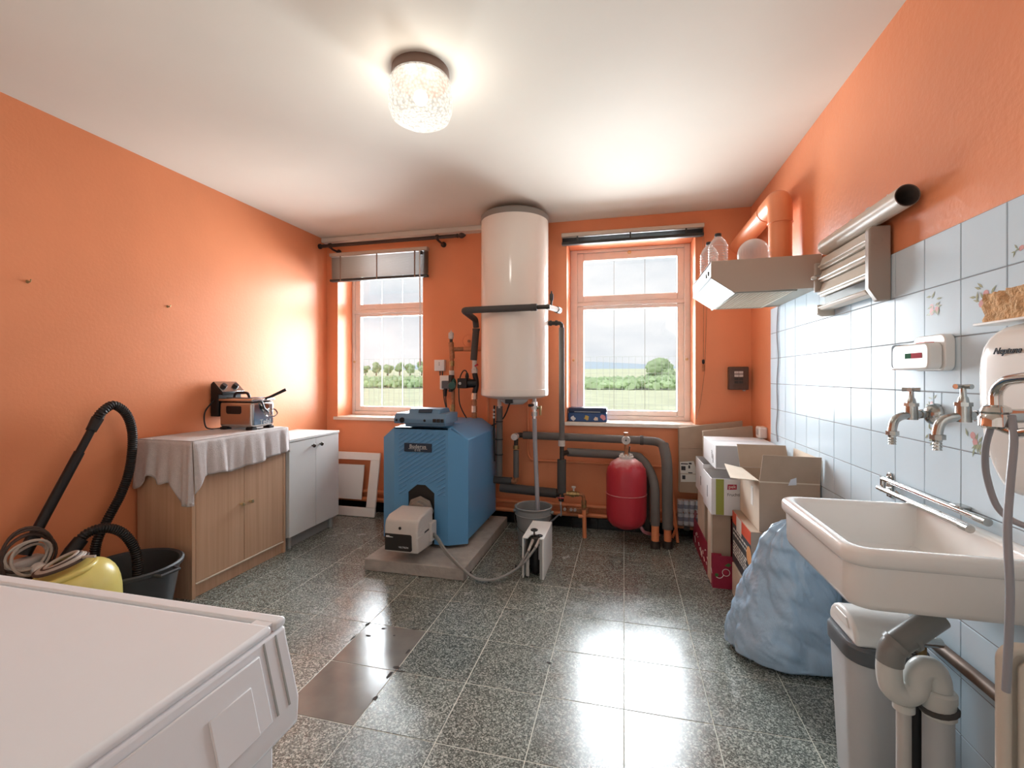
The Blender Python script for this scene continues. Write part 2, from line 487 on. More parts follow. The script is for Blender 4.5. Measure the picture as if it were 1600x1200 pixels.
def wloc(o):
    p = Vector((0, 0, 0))
    while o is not None:
        p = p + Vector(o.location); o = o.parent
    return p
def fix_normals(me):
    import bmesh
    bm = bmesh.new(); bm.from_mesh(me)
    bmesh.ops.recalc_face_normals(bm, faces=bm.faces)
    bm.to_mesh(me); bm.free()
def smooth(pts, k, closed=False):
    out = []; m = len(pts)
    rng = range(m) if closed else range(m - 1)
    for i in rng:
        if closed: p0, p1, p2, p3 = pts[i - 1], pts[i], pts[(i + 1) % m], pts[(i + 2) % m]
        else: p0, p1, p2, p3 = pts[max(i - 1, 0)], pts[i], pts[i + 1], pts[min(i + 2, m - 1)]
        for j in range(k):
            t = j / k
            out.append(0.5 * ((2 * p1) + (p2 - p0) * t + (2 * p0 - 5 * p1 + 4 * p2 - p3) * t * t + (3 * p1 - p0 - 3 * p2 + p3) * t ** 3))
    if not closed: out.append(pts[-1])
    return out
def rounded(pts, r, k=5):
    """polyline with its corners rounded (pipe elbows)"""
    pts = [Vector(p) for p in pts]; out = [pts[0]]
    for i in range(1, len(pts) - 1):
        a, b, c = pts[i - 1], pts[i], pts[i + 1]
        ra = min(r, (a - b).length * .49, (c - b).length * .49)
        p, q = b + (a - b).normalized() * ra, b + (c - b).normalized() * ra
        for j in range(k + 1):
            t = j / k
            out.append(p * (1 - t) ** 2 + b * 2 * t * (1 - t) + q * t * t)
    out.append(pts[-1]); return out

def tag(o, label=None, cat=None, group=None, kind=None):
    if label: o['label'] = label
    if cat: o['category'] = cat
    if group: o['group'] = group
    if kind: o['kind'] = kind
    return o
def thing(name, label, cat, loc, group=None):
    o = bpy.data.objects.new(name, None)
    o.empty_display_size = 0.05
    o.location = loc
    COL.objects.link(o)
    return tag(o, label, cat, group)
def copy_tree(o, parent=None):
    c = o.copy(); COL.objects.link(c); c.parent = parent
    for ch in list(o.children): copy_tree(ch, c)
    return c
def letters(text, size, mat, parent, M4, name='lettering', extrude=0.0008, shear=0.0, space=1.0):
    cu = bpy.data.curves.new(name, 'FONT')
    cu.body = text; cu.size = size; cu.extrude = extrude; cu.shear = shear; cu.space_character = space
    cu.align_x = 'CENTER'; cu.align_y = 'CENTER'
    cu.materials.append(M[mat])
    tmp = bpy.data.objects.new(name, cu)
    me = bpy.data.meshes.new_from_object(tmp)
    bpy.data.objects.remove(tmp)
    o = bpy.data.objects.new(name, me); COL.objects.link(o)
    o.parent = parent
    m = M4.copy(); m.translation = m.translation - wloc(parent)
    o.matrix_local = m
    return o
def frame4(pos, xdir, zdir):
    """text frame: xdir = reading direction, zdir = facing direction"""
    x = Vector(xdir).normalized(); z = Vector(zdir).normalized(); y = z.cross(x).normalized(); x = y.cross(z)
    m = Matrix((x, y, z)).transposed().to_4x4(); m.translation = Vector(pos); return m
def struct(o):
    o['kind'] = 'structure'; return o

# ------------------------------------------------------------------ the room
XL, XR, YB, YR, H = -2.68, 0.918, 3.72, -1.15, 2.479
TX0, TY0, TP = 0.0, 1.726, 0.3058          # floor tile grid

floor = struct(MB().box(XL, XR, YR, YB, -0.10, -0.0012).build('floor', 'floor_grout'))
def slab_tile(w, d, t, c):
    """chamfered tile, top face at z=0, corner at the origin"""
    lo = [(0, 0, -t), (w, 0, -t), (w, d, -t), (0, d, -t)]
    mi = [(0, 0, -c), (w, 0, -c), (w, d, -c), (0, d, -c)]
    up = [(c, c, 0), (w - c, c, 0), (w - c, d - c, 0), (c, d - c, 0)]
    F = [(8, 9, 10, 11)]
    for i in range(4):
        j = (i + 1) % 4
        F += [(i, j, 4 + j, 4 + i), (4 + i, 4 + j, 8 + j, 8 + i)]
    return lo + mi + up, F
def tile_mesh(w, d, t, c, mat):
    me = bpy.data.meshes.new('tile')
    v, f = slab_tile(w, d, t, c)
    me.from_pydata(v, [], f); fix_normals(me)
    me.materials.append(M[mat]); return me
cache = {}
g = 0.0028
for i in range(-9, 4):
    for j in range(-6, 7):
        x0, x1 = max(XL, TX0 + i * TP), min(XR, TX0 + (i + 1) * TP)
        y0, y1 = TY0 + j * TP, min(YB, TY0 + (j + 1) * TP)
        if x1 - x0 < .02 or y1 - y0 < .02: continue
        special = (i == -4 and j in (-1, 0))
        key = (round(x1 - x0, 4), round(y1 - y0, 4), special)
        if key not in cache:
            cache[key] = tile_mesh(x1 - x0 - g, y1 - y0 - g, 0.012, 0.0012, 'smooth_tile' if special else 'terr')
        o = bpy.data.objects.new('tile', cache[key]); COL.objects.link(o); o.parent = floor
        o.location = Vector((x0 + g / 2, y0 + g / 2, random.uniform(-.0003, .0003))) - floor.location
        if special: o['label'] = 'smooth dark grey tile without specks'

# worn chips along the joint beside the smooth tiles
rnd = random.Random(21)
for cx_, cy_, sx_, sy_ in ((-.925, 1.745, .020, .012), (-.90, 1.728, .030, .006), (-.93, 1.70, .008, .028), (-.915, 1.56, .012, .014), (-.93, 1.86, .008, .02), (-1.13, 2.00, .012, .008), (-1.17, 1.93, .016, .009), (-1.225, 2.02, .009, .022), (-1.228, 1.90, .006, .026), (-1.05, 1.96, .008, .006), (-.98, 2.033, .03, .004), (-.31, 1.93, .012, .008)):
    m = MB(); m.plate([(cx_ + sx_ * rnd.uniform(.6, 1.1) * math.cos(k * PI / 4), cy_ + sy_ * rnd.uniform(.6, 1.1) * math.sin(k * PI / 4), .0004) for k in range(8)], (0, 0, .0003))
    m.build('chip', 'chip', floor, flat=True)
ceiling = struct(MB().box(XL - .2, XR + .2, YR - .2, YB + .35, H, H + .12).build('ceiling', 'ceiling'))
wl = struct(MB().box(XL - .2, XL, YR - .2, YB + .35, -.1, H).build('wall_left', 'orange'))
wr = struct(MB().box(XR, XR + .2, YR - .2, YB + .35, -.1, H).build('wall_right', 'orange_rough'))
# back wall with two window openings
W1 = (-2.566, -1.716, 0.852, 2.31)
W2 = (-0.452, 0.528, 0.852, 2.31)
YT = YB + .33
mb = MB()
mb.box(XL, W1[0], YB, YT, 0, H); mb.box(W1[1], W2[0], YB, YT, 0, H); mb.box(W2[1], XR, YB, YT, 0, H)
for w in (W1, W2):
    mb.box(w[0], w[1], YB, YT, 0, w[2] - .03); mb.box(w[0], w[1], YB, YT, w[3], H)
wb = struct(mb.build('wall_back', 'orange'))
# rear wall behind the photographer, with its doorway and open door
mb = MB()
mb.box(XL, -1.1, YR - .2, YR, 0, H); mb.box(-.2, XR, YR - .2, YR, 0, H); mb.box(-1.1, -.2, YR - .2, YR, 2.05, H)
wre = struct(mb.build('wall_rear', 'rear'))
dr = struct(MB().box(-1.1, -.2, YR - .12, YR - .08, 0, 2.05).build('door_1', 'door', bevel=.003))
MB().tube(rounded([(-1.02, YR - .08, 1.05), (-1.02, YR - .02, 1.05), (-.90, YR - .02, 1.05)], .02), .009).build('door_handle', 'chrome', dr)
# plaster strip under the ceiling, left of the tank
struct(MB().box(XL, -1.12, YB - .085, YB, H - .04, H).build('trim_1', 'ceiling', bevel=.004))
# black tile skirting along the back wall
bb = struct(MB().box(XL, XR, YB - .006, YB, 0, .085).build('baseboard_back', 'black'))
x = XL; xs = [-2.68] + [-0.413 + .209 * k for k in range(-10, 7)] + [XR]
for a, b in zip(xs, xs[1:]):
    if b - a < .02: continue
    MB().box(a + .0015, b - .0015, YB - .013, YB - .005, 0.001, .083).build('tile', 'black_tile', bb, bevel=.0015, seg=1)

# glazed wall tiles of the right wall
XT, WP, WY0, WZ0 = 0.911, 0.1585, 1.3765, 0.0635
MB().box(XT + .0022, XR, -.05, 3.238, 0, 1.6485).build('joint', 'wall_grout', wr)
wg = 0.0032
cache = {}
def wall_tile(y0, y1, z0, z1):
    k = (round(y1 - y0, 4), round(z1 - z0, 4))
    if k not in cache:
        me = bpy.data.meshes.new('tile')
        v, f = slab_tile(k[0] - wg, k[1] - wg, 0.006, 0.0012)
        hw, hd = (k[0] - wg) / 2, (k[1] - wg) / 2
        me.from_pydata([(-(p[2]) * -1, p[0] - hw, p[1] - hd) for p in v], [], f)
        # lay the tile into the wall plane: its face looks to -X
        for vv in me.vertices: vv.co.x = -vv.co.x
        fix_normals(me); me.materials.append(M['wall_tile']); cache[k] = me
    o = bpy.data.objects.new('tile', cache[k]); COL.objects.link(o); o.parent = wr
    o.location = Vector((XT, (y0 + y1) / 2, (z0 + z1) / 2)) - wr.location
    o.rotation_euler = (0, random.gauss(0, .0022), random.gauss(0, .0022))
    return o
special_tiles = {}
ycuts = [WY0 + WP * k for k in range(-9, 12)] + [3.238]
zcuts = [0.0] + [WZ0 + WP * k for k in range(0, 11)]
for a, b in zip(ycuts, ycuts[1:]):
    for c, d in zip(zcuts, zcuts[1:]):
        if abs(a - (WY0 + WP)) < .01 and abs(c - (WZ0 + 6 * WP)) < .01:
            for q0, q1 in ((a, a + .079), (a + .079, a + .115), (a + .115, b)): t = wall_tile(q0, q1, c, d)
            special_tiles['strip'] = t; continue
        t = wall_tile(a, b, c, d)
        special_tiles[(round((a - WY0) / WP), round((c - WZ0) / WP))] = t

def flower_print(tile, y, z, s, kind, seed):
    """small printed sprig: leaves and a blossom as flat print a hair off the glaze"""
    rnd = random.Random(seed)
    for nm, mat, n in (('leaf_print', 'leaf_pale', 11), ('blossom_print', 'blossom', 3)):
        m = MB()
        for k in range(n):
            if nm == 'leaf_print':
                t = rnd.uniform(0, 2 * PI); r = s * rnd.uniform(.25, 1); L = s * .24; a = t + rnd.uniform(-1, 1)
                cy, cz = y + r * math.cos(t), z + r * math.sin(t) * .8
                pts = [(-L, 0), (-L * .2, L * .3), (L, 0), (-L * .2, -L * .3)]
            else:
                cy, cz = y + rnd.uniform(-.3, .3) * s, z + rnd.uniform(-.3, .3) * s; L = s * .2; a = 0
                pts = [(L * math.cos(q * PI / 4), L * math.sin(q * PI / 4)) for q in range(8)]
            V = [(XT - .0006 - .0001 * k, cy + p * math.cos(a) - q * math.sin(a), cz + p * math.sin(a) + q * math.cos(a)) for p, q in pts]
            m.plate(V, (.0004, 0, 0))
        m.build(nm, mat, tile, flat=True)
M['leaf_pale'] = P('sage_leaf_print', 'A9B096', 0.12)
M['blossom'] = P('rose_blossom_print', 'D9A9A9', 0.12)
for k, (dy, dz, s) in {(0, 8): (.0, .01, .05), (1, 6): (.03, -.05, .045), (0, 6): (.02, -.045, .05), (-1, 9): (.03, -.05, .03), (1, 8): (.03, .02, .05)}.items():
    t = special_tiles.get(k) or special_tiles['strip']
    flower_print(t, WY0 + WP * (k[0] + .5) + dy, WZ0 + WP * (k[1] + .5) + dz, s, 0, k[0] * 7 + k[1])
flower_print(special_tiles['strip'], WY0 + WP * 1.72, WZ0 + WP * 6.75, .035, 0, 5)

# windows: fixed frame, an upper and a lower sash, panes divided by two fine seams
def window(n, W, yf, px0, px1):
    x0, x1, z0, z1 = W
    m = MB()
    m.box(x0, px0 - .055, yf, yf + .09, z0, z1); m.box(px1 + .055, x1, yf, yf + .09, z0, z1)
    m.box(px0 - .055, px1 + .055, yf, yf + .09, 2.285, z1); m.box(px0 - .055, px1 + .055, yf, yf + .09, 1.826, 1.856)
    m.box(px0 - .055, px1 + .055, yf, yf + .09, z0, .885)
    fr = struct(m.build('window_%d' % n, 'win_paint', bevel=.004))
    for nm, a, b, c, d in (('lower_sash', .885, 1.826, .930, 1.795), ('upper_sash', 1.856, 2.285, 1.915, 2.218)):
        s = MB(); e = .055; yy = yf + .012
        s.box(px0 - e, px0, yy, yy + .05, a + .002, b - .002); s.box(px1, px1 + e, yy, yy + .05, a + .002, b - .002)
        s.box(px0, px1, yy, yy + .05, a + .002, c); s.box(px0, px1, yy, yy + .05, d, b - .002)
        so = s.build(nm, 'win_paint', fr, bevel=.006, seg=3)
        w3 = (px1 - px0) / 3
        for k in range(3):
            MB().box(px0 + w3 * k - (.002 if k == 0 else -.0004), px0 + w3 * (k + 1) + (.002 if k == 2 else -.0004), yy + .022, yy + .026, c - .003, d + .003).build('pane', 'pane', so, flat=True)
        for k in (1, 2):
            MB().box(px0 + w3 * k - .0015, px0 + w3 * k + .0015, yy + .0212, yy + .0218, c, d).build('glazing_seam', 'seam', so, flat=True)
    xm = (px0 + px1) / 2
    MB().lathe([(.0, 0), (.010, .0), (.012, .008), (.008, .016), (.016, .03), (.0, .036)], (xm, yf + .012, 2.262), 12, (0, -1, 0)).build('latch_knob', 'knob_gold', fr)
    for xx in (x0 + .028, x1 - .028):
        MB().lathe([(.0, 0), (.011, .0), (.011, .012), (.0, .018)], (xx, yf, 1.36), 12, (0, -1, 0)).build('latch_button', 'knob_gold', fr)
    for xx in (px0 + .12, px1 - .12):
        MB().tube([(xx - .05, yf - .002, 1.872), (xx + .05, yf - .002, 1.869)], .005, 8).build('hinge', 'win_paint', fr)
    sl = MB().box(x0 - (.03 if n == 1 else .012), x1 + .03, YB - .028, yf + .02, z0 - .03, z0).build('window_sill', 'sill', fr, bevel=.004)
    return fr
win1 = window(1, W1, 3.95, -2.484, -1.832)
win2 = window(2, W2, 3.985, -0.339, 0.427)

# ------------------------------------------------------------------ outside: rising fields, a crop strip, trees, a fence
def ground_z(x, y):
    base = -0.30
    if y > 62: base += (y - 62) * 0.026
    return base + .05 * noise.noise(Vector((x * .08, y * .08, 0)))
m = MB()
m.grid(lambda a, b: (lambda y: Vector(((a - .5) * (60 + y * 3.2), y, ground_z((a - .5) * (60 + y * 3.2), y))))(YT + .05 + 420 * b ** 2.2), 60, 60)
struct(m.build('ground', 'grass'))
def crop(name, label, x0, x1, y0, y1, h, step):
    m = MB(); rnd = random.Random(3)
    y = y0
    while y < y1:
        x = x0
        while x < x1:
            z = ground_z(x, y); r = step * rnd.uniform(.5, .8); hh = h * rnd.uniform(.55, 1.08); r *= 1.25; ph = rnd.uniform(0, 6.28)
            c = Vector((x, y + rnd.uniform(-.2, .2), z + hh * rnd.uniform(.25, .72)))
            m.sphere(c, r * 1.35, 7, 4, (1, 1, rnd.uniform(.7, 1.1)), lambda d: rnd.uniform(.7, 1.25))
            x += step * rnd.uniform(.7, 1.0)
        y += step * .9
    o = m.build(name, 'crop', flat=False)
    return tag(o, label, 'crops', kind='stuff')
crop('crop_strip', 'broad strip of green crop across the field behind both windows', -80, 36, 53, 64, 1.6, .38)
def tree(label, x, y, h, w, seed, bush=False, group=None):
    rnd = random.Random(seed); z = ground_z(x, y)
    t = thing('bush' if bush else 'field_tree', label, 'bush' if bush else 'tree', (x, y, z - .1), group)
    MB().tube([(x, y, z - .1), (x + .1, y, z + h * .3), (x, y, z + h * .62)], [.05 * h, .05 * h, .02 * h], 8).build('trunk', 'bark', t)
    m = MB()
    for k in range(15 if bush else 12):
        a = rnd.uniform(0, 2 * PI); q = rnd.random() ** .6
        c = Vector((x + w * .34 * q * math.cos(a), y + w * .34 * q * math.sin(a), z + h * (.62 + .24 * rnd.uniform(-1, 1) if not bush else .42 + .34 * rnd.uniform(-1, 1))))
        r = w * rnd.uniform(.17, .27)
        m.sphere(c, r, 26, 18, (1, 1, .85), lambda d, s=rnd.random() * 50: 1 + .30 * noise.noise(d * 2.4 + Vector((s, 0, 0))) + .30 * noise.noise(d * 7 + Vector((0, s, 0))) + .22 * noise.noise(d * 15 + Vector((0, s, 0))))
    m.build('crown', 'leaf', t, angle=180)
ords = ['first', 'second', 'third', 'fourth', 'fifth', 'sixth', 'seventh', 'eighth']
for k, u in enumerate((571, 581, 592, 606, 618, 629, 641, 653)):
    p = aY(u, 588, 125)
    tree('%s tree from the left in the distant row behind the left window' % ords[k], p.x, 125 + (k % 3) * 2.5, 4.3 * (.74 + .3 * ((k * 37) % 10) / 10), 2.8 + .4 * (k % 2), 20 + k, group='row of trees beyond the field')
p = aY(1031, 588, 78); tree('large round bush beyond the field behind the right window', p.x, 78, 4.3, 4.6, 5, True)
p = aY(1050, 588, 80); tree('smaller bush right of the large round bush behind the right window', p.x, 92, 3.8, 3.6, 9, True)
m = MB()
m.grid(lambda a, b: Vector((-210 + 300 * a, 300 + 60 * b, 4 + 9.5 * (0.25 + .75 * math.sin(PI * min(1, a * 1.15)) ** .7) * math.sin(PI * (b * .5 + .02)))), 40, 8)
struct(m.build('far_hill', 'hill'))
fe = thing('wire_fence', 'thin grey wire mesh fence standing in the field outside the windows', 'fence', (-2.0, 12.0, -.35))
m = MB()
for k in range(0, 130):
    xx = -13 + k * .16; m.box(xx - .003, xx + .003, 11.997, 12.003, ground_z(xx, 12), 1.72)
for zz in (.1, .5, .9, 1.3, 1.72): m.box(-13, 7.7, 11.995, 12.005, zz - .003, zz + .003)
tag(m.build('mesh', 'wire', fe, flat=True), kind='stuff')
for k in range(5):
    MB().box(-12.7 + k * 5 - .02, -12.7 + k * 5 + .02, 12.01, 12.05, -.4, 1.76).build('post', 'wire', fe)

# ------------------------------------------------------------------ ceiling lamp
LX, LY = -0.815, 1.745
lp = thing('ceiling_lamp', 'lit round pressed-glass ceiling lamp on a brown base', 'lamp', (LX, LY, H - .21))
MB().lathe([(.115, H - .045), (.118, H - .02), (.116, H - .0005)], (LX, LY, 0), 36).build('base', 'lamp_base', lp)
prof = [(.118, H - .04), (.127, H - .06), (.131, H - .11), (.130, H - .155), (.118, H - .19), (.09, H - .207), (.05, H - .213), (.0, H - .214)]
MB().open_lathe(prof, (LX, LY, 0), 36).build('glass_shade', 'shade', lp)
MB().sphere((LX, LY, H - .11), .03, 14, 10).build('bulb', P('bulb_glow', 'FFF0D8', .5, emit=2.2), lp)
bl = lamp_data('lamp_light', 'POINT', 7.5, (1.0, .95, .88), shadow_soft_size=.09)
bl.location = (LX, LY, H - .16)

# ------------------------------------------------------------------ boiler on its concrete plinth
sl = MB().box(-1.585, -0.925, 2.575, 3.62, 0, .075).build('concrete_slab', 'concrete', bevel=.006)
tag(sl, 'grey concrete slab on the tiles under the blue boiler', 'slab')

BX, BZ0, BZ1, BZC = -1.325, .125, .878, .797
bo = thing('boiler', 'blue oil boiler with a chamfered hood standing on the concrete slab', 'boiler', (BX, 3.24, .075))
hw, ht = .313, .195
prof = [(BX - hw, BZ0), (BX + hw, BZ0), (BX + hw, BZC), (BX + ht, BZ1), (BX - ht, BZ1), (BX - hw, BZC)]
MB().prism(prof, 'y', 2.905, 3.585).build('casing', 'blue', bo, bevel=.006)
# lid plate on top with a seam, a little proud
MB().prism([(BX - ht + .01, BZ1), (BX + ht - .01, BZ1), (BX + ht - .02, BZ1 + .004), (BX - ht + .02, BZ1 + .004)], 'y', 3.10, 3.57).build('top_lid', 'blue', bo, bevel=.002)
# front door: three facets, the middle one proud, its upper edge following the chamfer; arch cut for the burner
yF, yS = 2.838, 2.903
xi0, xi1 = BX - ht, BX + ht
ax0, ax1, az, azt = BX - .092, BX + .098, .44, .492      # arch opening
fm = MB()
def zt(x):
    d = abs(x - BX)
    return BZ1 - .004 if d <= ht else BZ1 - .004 - (d - ht) / (hw - ht) * (BZ1 - BZC)
def fq(x0, y0, x1, y1, z0a, z0b, z1a, z1b):
    V = [(x0, y0, z0a), (x1, y1, z0b), (x1, y1, z1b), (x0, y0, z1a)]
    fm.plate(V, (0, .012, 0))
zb = .10
xs = [BX - hw + .002, xi0, ax0, BX + .003 - .03, BX + .003 + .03, ax1, xi1, BX + hw - .002]
def yf(x): return yS if abs(x - BX) > ht + .01 else yF
low = lambda x, side: zb if (x < ax0 + 1e-6 and side < 0) or (x > ax1 - 1e-6 and side > 0) else (az if abs(x - (BX + .003)) > .05 else azt)
for k in range(7):
    x0, x1 = xs[k], xs[k + 1]
    inside = 2 <= k <= 4
    z0a = (az if k == 2 else azt) if inside else zb
    z0b = (az if k == 4 else azt) if inside else zb
    fq(x0, yf(x0), x1, yf(x1), z0a, z0b, zt(x0), zt(x1))
fm.plate([(xi0, yF, zt(xi0)), (xi1, yF, zt(xi1)), (xi1, 2.91, zt(xi1)), (xi0, 2.91, zt(xi0))], (0, 0, -.01))
fd = fm.build('front_door', 'blue', bo)
# diagonal embossed ribs of the middle facet
rm = MB()
for k in range(37):
    c = -.42 + k * .0285
    a = (xi0 + .035, c); b = (xi1 - .02, c + (xi1 - xi0 - .055) * .62)
    # clip to the zone above the arch
    pts = []
    N = 24
    for q in range(N + 1):
        t = q / N
        x, z = a[0] + (b[0] - a[0]) * t, .36 + a[1] + (b[1] - a[1]) * t
        ok = .42 < z < .845 and not (ax0 - .012 < x < ax1 + .012 and z < azt + .012)
        if ok: pts.append((x, yF, z))
        elif len(pts) > 1: rm.tube(pts, .0052, 6); pts = []
        else: pts = []
    if len(pts) > 1: rm.tube(pts, .0052, 6)
tag(rm.build('embossed_rib', 'blue', fd), kind='stuff')
MB().prism([(ax0 + .001, .10), (ax1 - .001, .10), (ax1 - .001, az), (BX + .033, azt), (BX - .027, azt), (ax0 + .001, az)], 'y', yF + .006, yF + .03).build('burner_plate', 'burner_dark', bo, bevel=.002)
MB().prism([(BX - .118, .712), (BX + .082, .712), (BX + .082, .770), (BX - .118, .770)], 'y', yF - .008, yF + .001).build('nameplate', 'navy', fd, bevel=.002)
letters('Buderus', .034, 'silver', fd, frame4((BX - .018, yF - .0085, .749), (1, 0, 0), (0, -1, 0)), space=1.08, extrude=.0012)
MB().box(BX - .085, BX + .05, yF - .0095, yF - .0078, .7322, .7345).build('underline', 'silver', fd, flat=True)
letters('G 115', .017, 'silver', fd, frame4((BX - .02, yF - .0085, .7225), (1, 0, 0), (0, -1, 0)))
for xx, yy in ((BX - .25, 2.97), (BX + .25, 2.97), (BX - .25, 3.52), (BX + .25, 3.52)):
    MB().cyl((xx, yy, .0752), (xx, yy, .127), .022, n=14).build('foot', 'black', bo)
# control unit
cu = MB()
cx0, cx1 = BX - .178, BX + .192
cu.prism([(2.80, .905), (2.795, .935), (2.825, .972), (3.03, .972), (3.03, .905)], 'x', cx0, cx1)
cu.prism([(2.84, .884), (2.84, .906), (3.02, .906), (3.02, .879)], 'x', cx0 + .06, cx1 - .02)
ct = cu.build('control_unit', 'blue_dark', bo, bevel=.006)
c2 = MB().prism([(2.807, .925), (2.803, .94), (2.845, 1.002), (3.0, 1.002), (3.03, .972), (3.0, .93)], 'x', cx0 + .095, cx1 - .055).build('display_housing', 'blue_dark', ct, bevel=.005)
MB().plate([(BX - .01, 2.824, .978), (BX + .085, 2.824, .978), (BX + .085, 2.838, .999), (BX - .01, 2.838, .999)], (0, -.003, .002)).build('display', 'navy', ct, flat=True)
for xx, r in ((cx0 + .022, .009), (cx0 + .062, .019), (cx0 + .225, .009)):
    MB().lathe([(r, 0), (r * .95, .006), (r * .5, .008), (0, .008)], (xx, 2.800, .928), 18, (0, -1, -.1)).build('dial', 'black', ct)
for xx, w in ((cx1 - .075, .012), (cx1 - .048, .012), (cx1 - .021, .011)):
    MB().box(xx - w, xx + w, 2.790, 2.803, .917, .940).build('switch', 'black', ct, bevel=.003)

# oil burner hanging on the boiler door
bu = MB()
bx0, bx1, by0, by1, bz0, bz1 = -1.425, -1.205, 2.535, 2.765, .135, .372
bu.prism([(by0 + .004, bz0 + .02), (by1, bz0), (by1, bz1), (by0 + .035, bz1 - .012), (by0, bz1 - .05)], 'x', bx0, bx1)
bb_ = thing('burner', 'boxy light grey oil burner bolted to the boiler front', 'burner', ((bx0 + bx1) / 2, 2.66, bz0))
MB().prism([(by0 + .006, bz0 + .012), (by1, bz0 - .005), (by1, bz1), (by0 + .055, bz1 - .008), (by0 + .012, bz1 - .03), (by0, bz1 - .07), (by0, bz0 + .1)], 'x', bx0, bx1).build('cover', 'burner', bb_, bevel=.012, seg=3)
for k in range(5):
    MB().box(bx1 - .02, bx1 + .002, by0 + .03 + .004 * k, by0 + .10, bz1 - .082 - k * .013, bz1 - .077 - k * .013).build('cooling_fin', 'burner', bb_, bevel=.001, seg=1)
    MB().box(bx0 - .002, bx0 + .012, by0 + .03, by0 + .10, bz1 - .082 - k * .013, bz1 - .077 - k * .013).build('cooling_fin', 'burner', bb_, bevel=.001, seg=1)
MB().box(bx1 - .003, bx1 + .001, by0 + .10, by1 - .02, .243, .254).build('seam', 'burner_dark', bb_, flat=True)
MB().box(bx1 - .012, bx1 + .005, by0 + .003, by0 + .05, .236, .247).build('ridge', 'burner', bb_, bevel=.002)
pn = MB().prism([(bx0 + .004, .160), (bx0 + .004, .262), (bx0 + .175, .262), (bx0 + .182, .255), (bx0 + .182, .167), (bx0 + .175, .160)], 'y', by0 - .003, by0 + .02).build('label_panel', 'burner_dark', bb_, bevel=.003)
MB().plate([(bx0 + .014, by0 - .004, .240), (bx0 + .06, by0 - .004, .240), (bx0 + .06, by0 - .004, .243), (bx0 + .036, by0 - .004, .246), (bx0 + .036, by0 - .004, .250), (bx0 + .014, by0 - .004, .250)], (0, .001, 0)).build('emblem', 'silver', pn, flat=True)
letters('VECTRON', .014, 'silver', pn, frame4((bx0 + .13, by0 - .0035, .184), (1, 0, 0), (0, -1, 0)))
MB().lathe([(.0, 0), (.009, 0), (.009, .004), (0, .004)], (bx0 + .105, by0 + .001, .298), 14, (0, -1, 0)).build('sight_hole', 'black', bb_)
MB().lathe([(.09, 0), (.095, .01), (.095, .022), (.07, .026), (.07, .07)], (BX + .003, 2.839, .325), 8, (0, -1, 0)).build('flange', 'cast', bb_, bevel=.003)
MB().box(bx1 - .01, bx1 + .018, 2.70, 2.785, .165, .285).build('pump_cover', 'burner', bb_, bevel=.006)

# oil filter in its white sheet housing
hx0, hx1, hy0, hy1, hz = -.598, -.466, 2.705, 3.035, .247
fb = thing('oil_filter_box', 'small white open-fronted sheet metal housing around the oil filter on floor', 'box', ((hx0 + hx1) / 2, 2.87, 0))
nt = [(hx0, hy0), (hx0 + .035, hy0), (hx0 + .04, hy0 + .05), (hx0 + .06, hy0 + .075), (hx0 + .09, hy0 + .075), (hx0 + .105, hy0 + .05), (hx0 + .105, hy0), (hx1, hy0), (hx1, hy1), (hx0, hy1)]
MB().prism(nt, 'z', hz - .008, hz).build('top_panel', 'lam_white', fb, bevel=.002)
MB().box(hx0, hx0 + .008, hy0, hy1, 0, hz - .008).build('side_panel', 'lam_white', fb, bevel=.002)
MB().box(hx1 - .010, hx1, hy0, hy1, 0, hz - .008).build('side_panel', 'lam_white', fb, bevel=.002)
MB().box(hx0 + .008, hx1 - .010, hy1 - .008, hy1, 0, hz - .008).build('back_panel', 'lam_white', fb)
MB().box(hx1 - .026, hx1 - .010, hy0 + .004, hy0 + .02, 0, hz - .008).build('edge_strip', 'lam_grey', fb)
fl = thing('oil_filter', 'black oil filter with handwheel and grey pipe ends inside the white housing', 'filter', (hx0 + .07, hy0 + .07, .01))
MB().lathe([(.0, .01), (.03, .012), (.038, .05), (.038, .15), (.03, .16), (.0, .16)], (hx0 + .07, hy0 + .085, 0), 18).build('bowl', 'black', fl)
MB().box(hx0 + .035, hx0 + .105, hy0 + .055, hy0 + .105, .165, .232).build('valve_head', 'iron', fl, bevel=.008)
MB().cyl((hx0 + .062, hy0 + .06, .235), (hx0 + .062, hy0 + .06, .275), .005, n=8).build('stem', 'iron', fl)
MB().tube([(hx0 + .062 + .018 * math.cos(t * PI / 8), hy0 + .06 + .018 * math.sin(t * PI / 8), .276) for t in range(16)], .005, 8, closed=True).build('handwheel', 'black', fl)
MB().cyl((hx0 + .062 - .017, hy0 + .06, .276), (hx0 + .062 + .017, hy0 + .06, .276), .003, n=6).build('spoke', 'black', fl)
MB().tube([(hx0 + .10 + .016 * math.cos(t * PI / 8), hy0 + .035 + .016 * math.sin(t * PI / 8), .252) for t in range(16)], .004, 8, closed=True).build('handwheel', 'black', fl)
for (a, b) in (((hx0 + .055, hy0 + .06, .215), (hx0 + .035, hy0 + .012, .16)), ((hx0 + .10, hy0 + .05, .225), (hx0 + .083, hy0 - .005, .195))):
    MB().cyl(a, b, .010, .008, 12).build('pipe_end', 'dust', fl)
MB().cyl((hx1 - .03, hy0 + .03, .19), (hx1 - .03, hy0 + .03, .11), .008, n=10).build('float_tube', 'hose_grey', fl)
MB().box(hx0 + .022, hx0 + .04, hy0 + .01, hy0 + .02, .01, .15).build('bracket', 'ltgrey', fl)
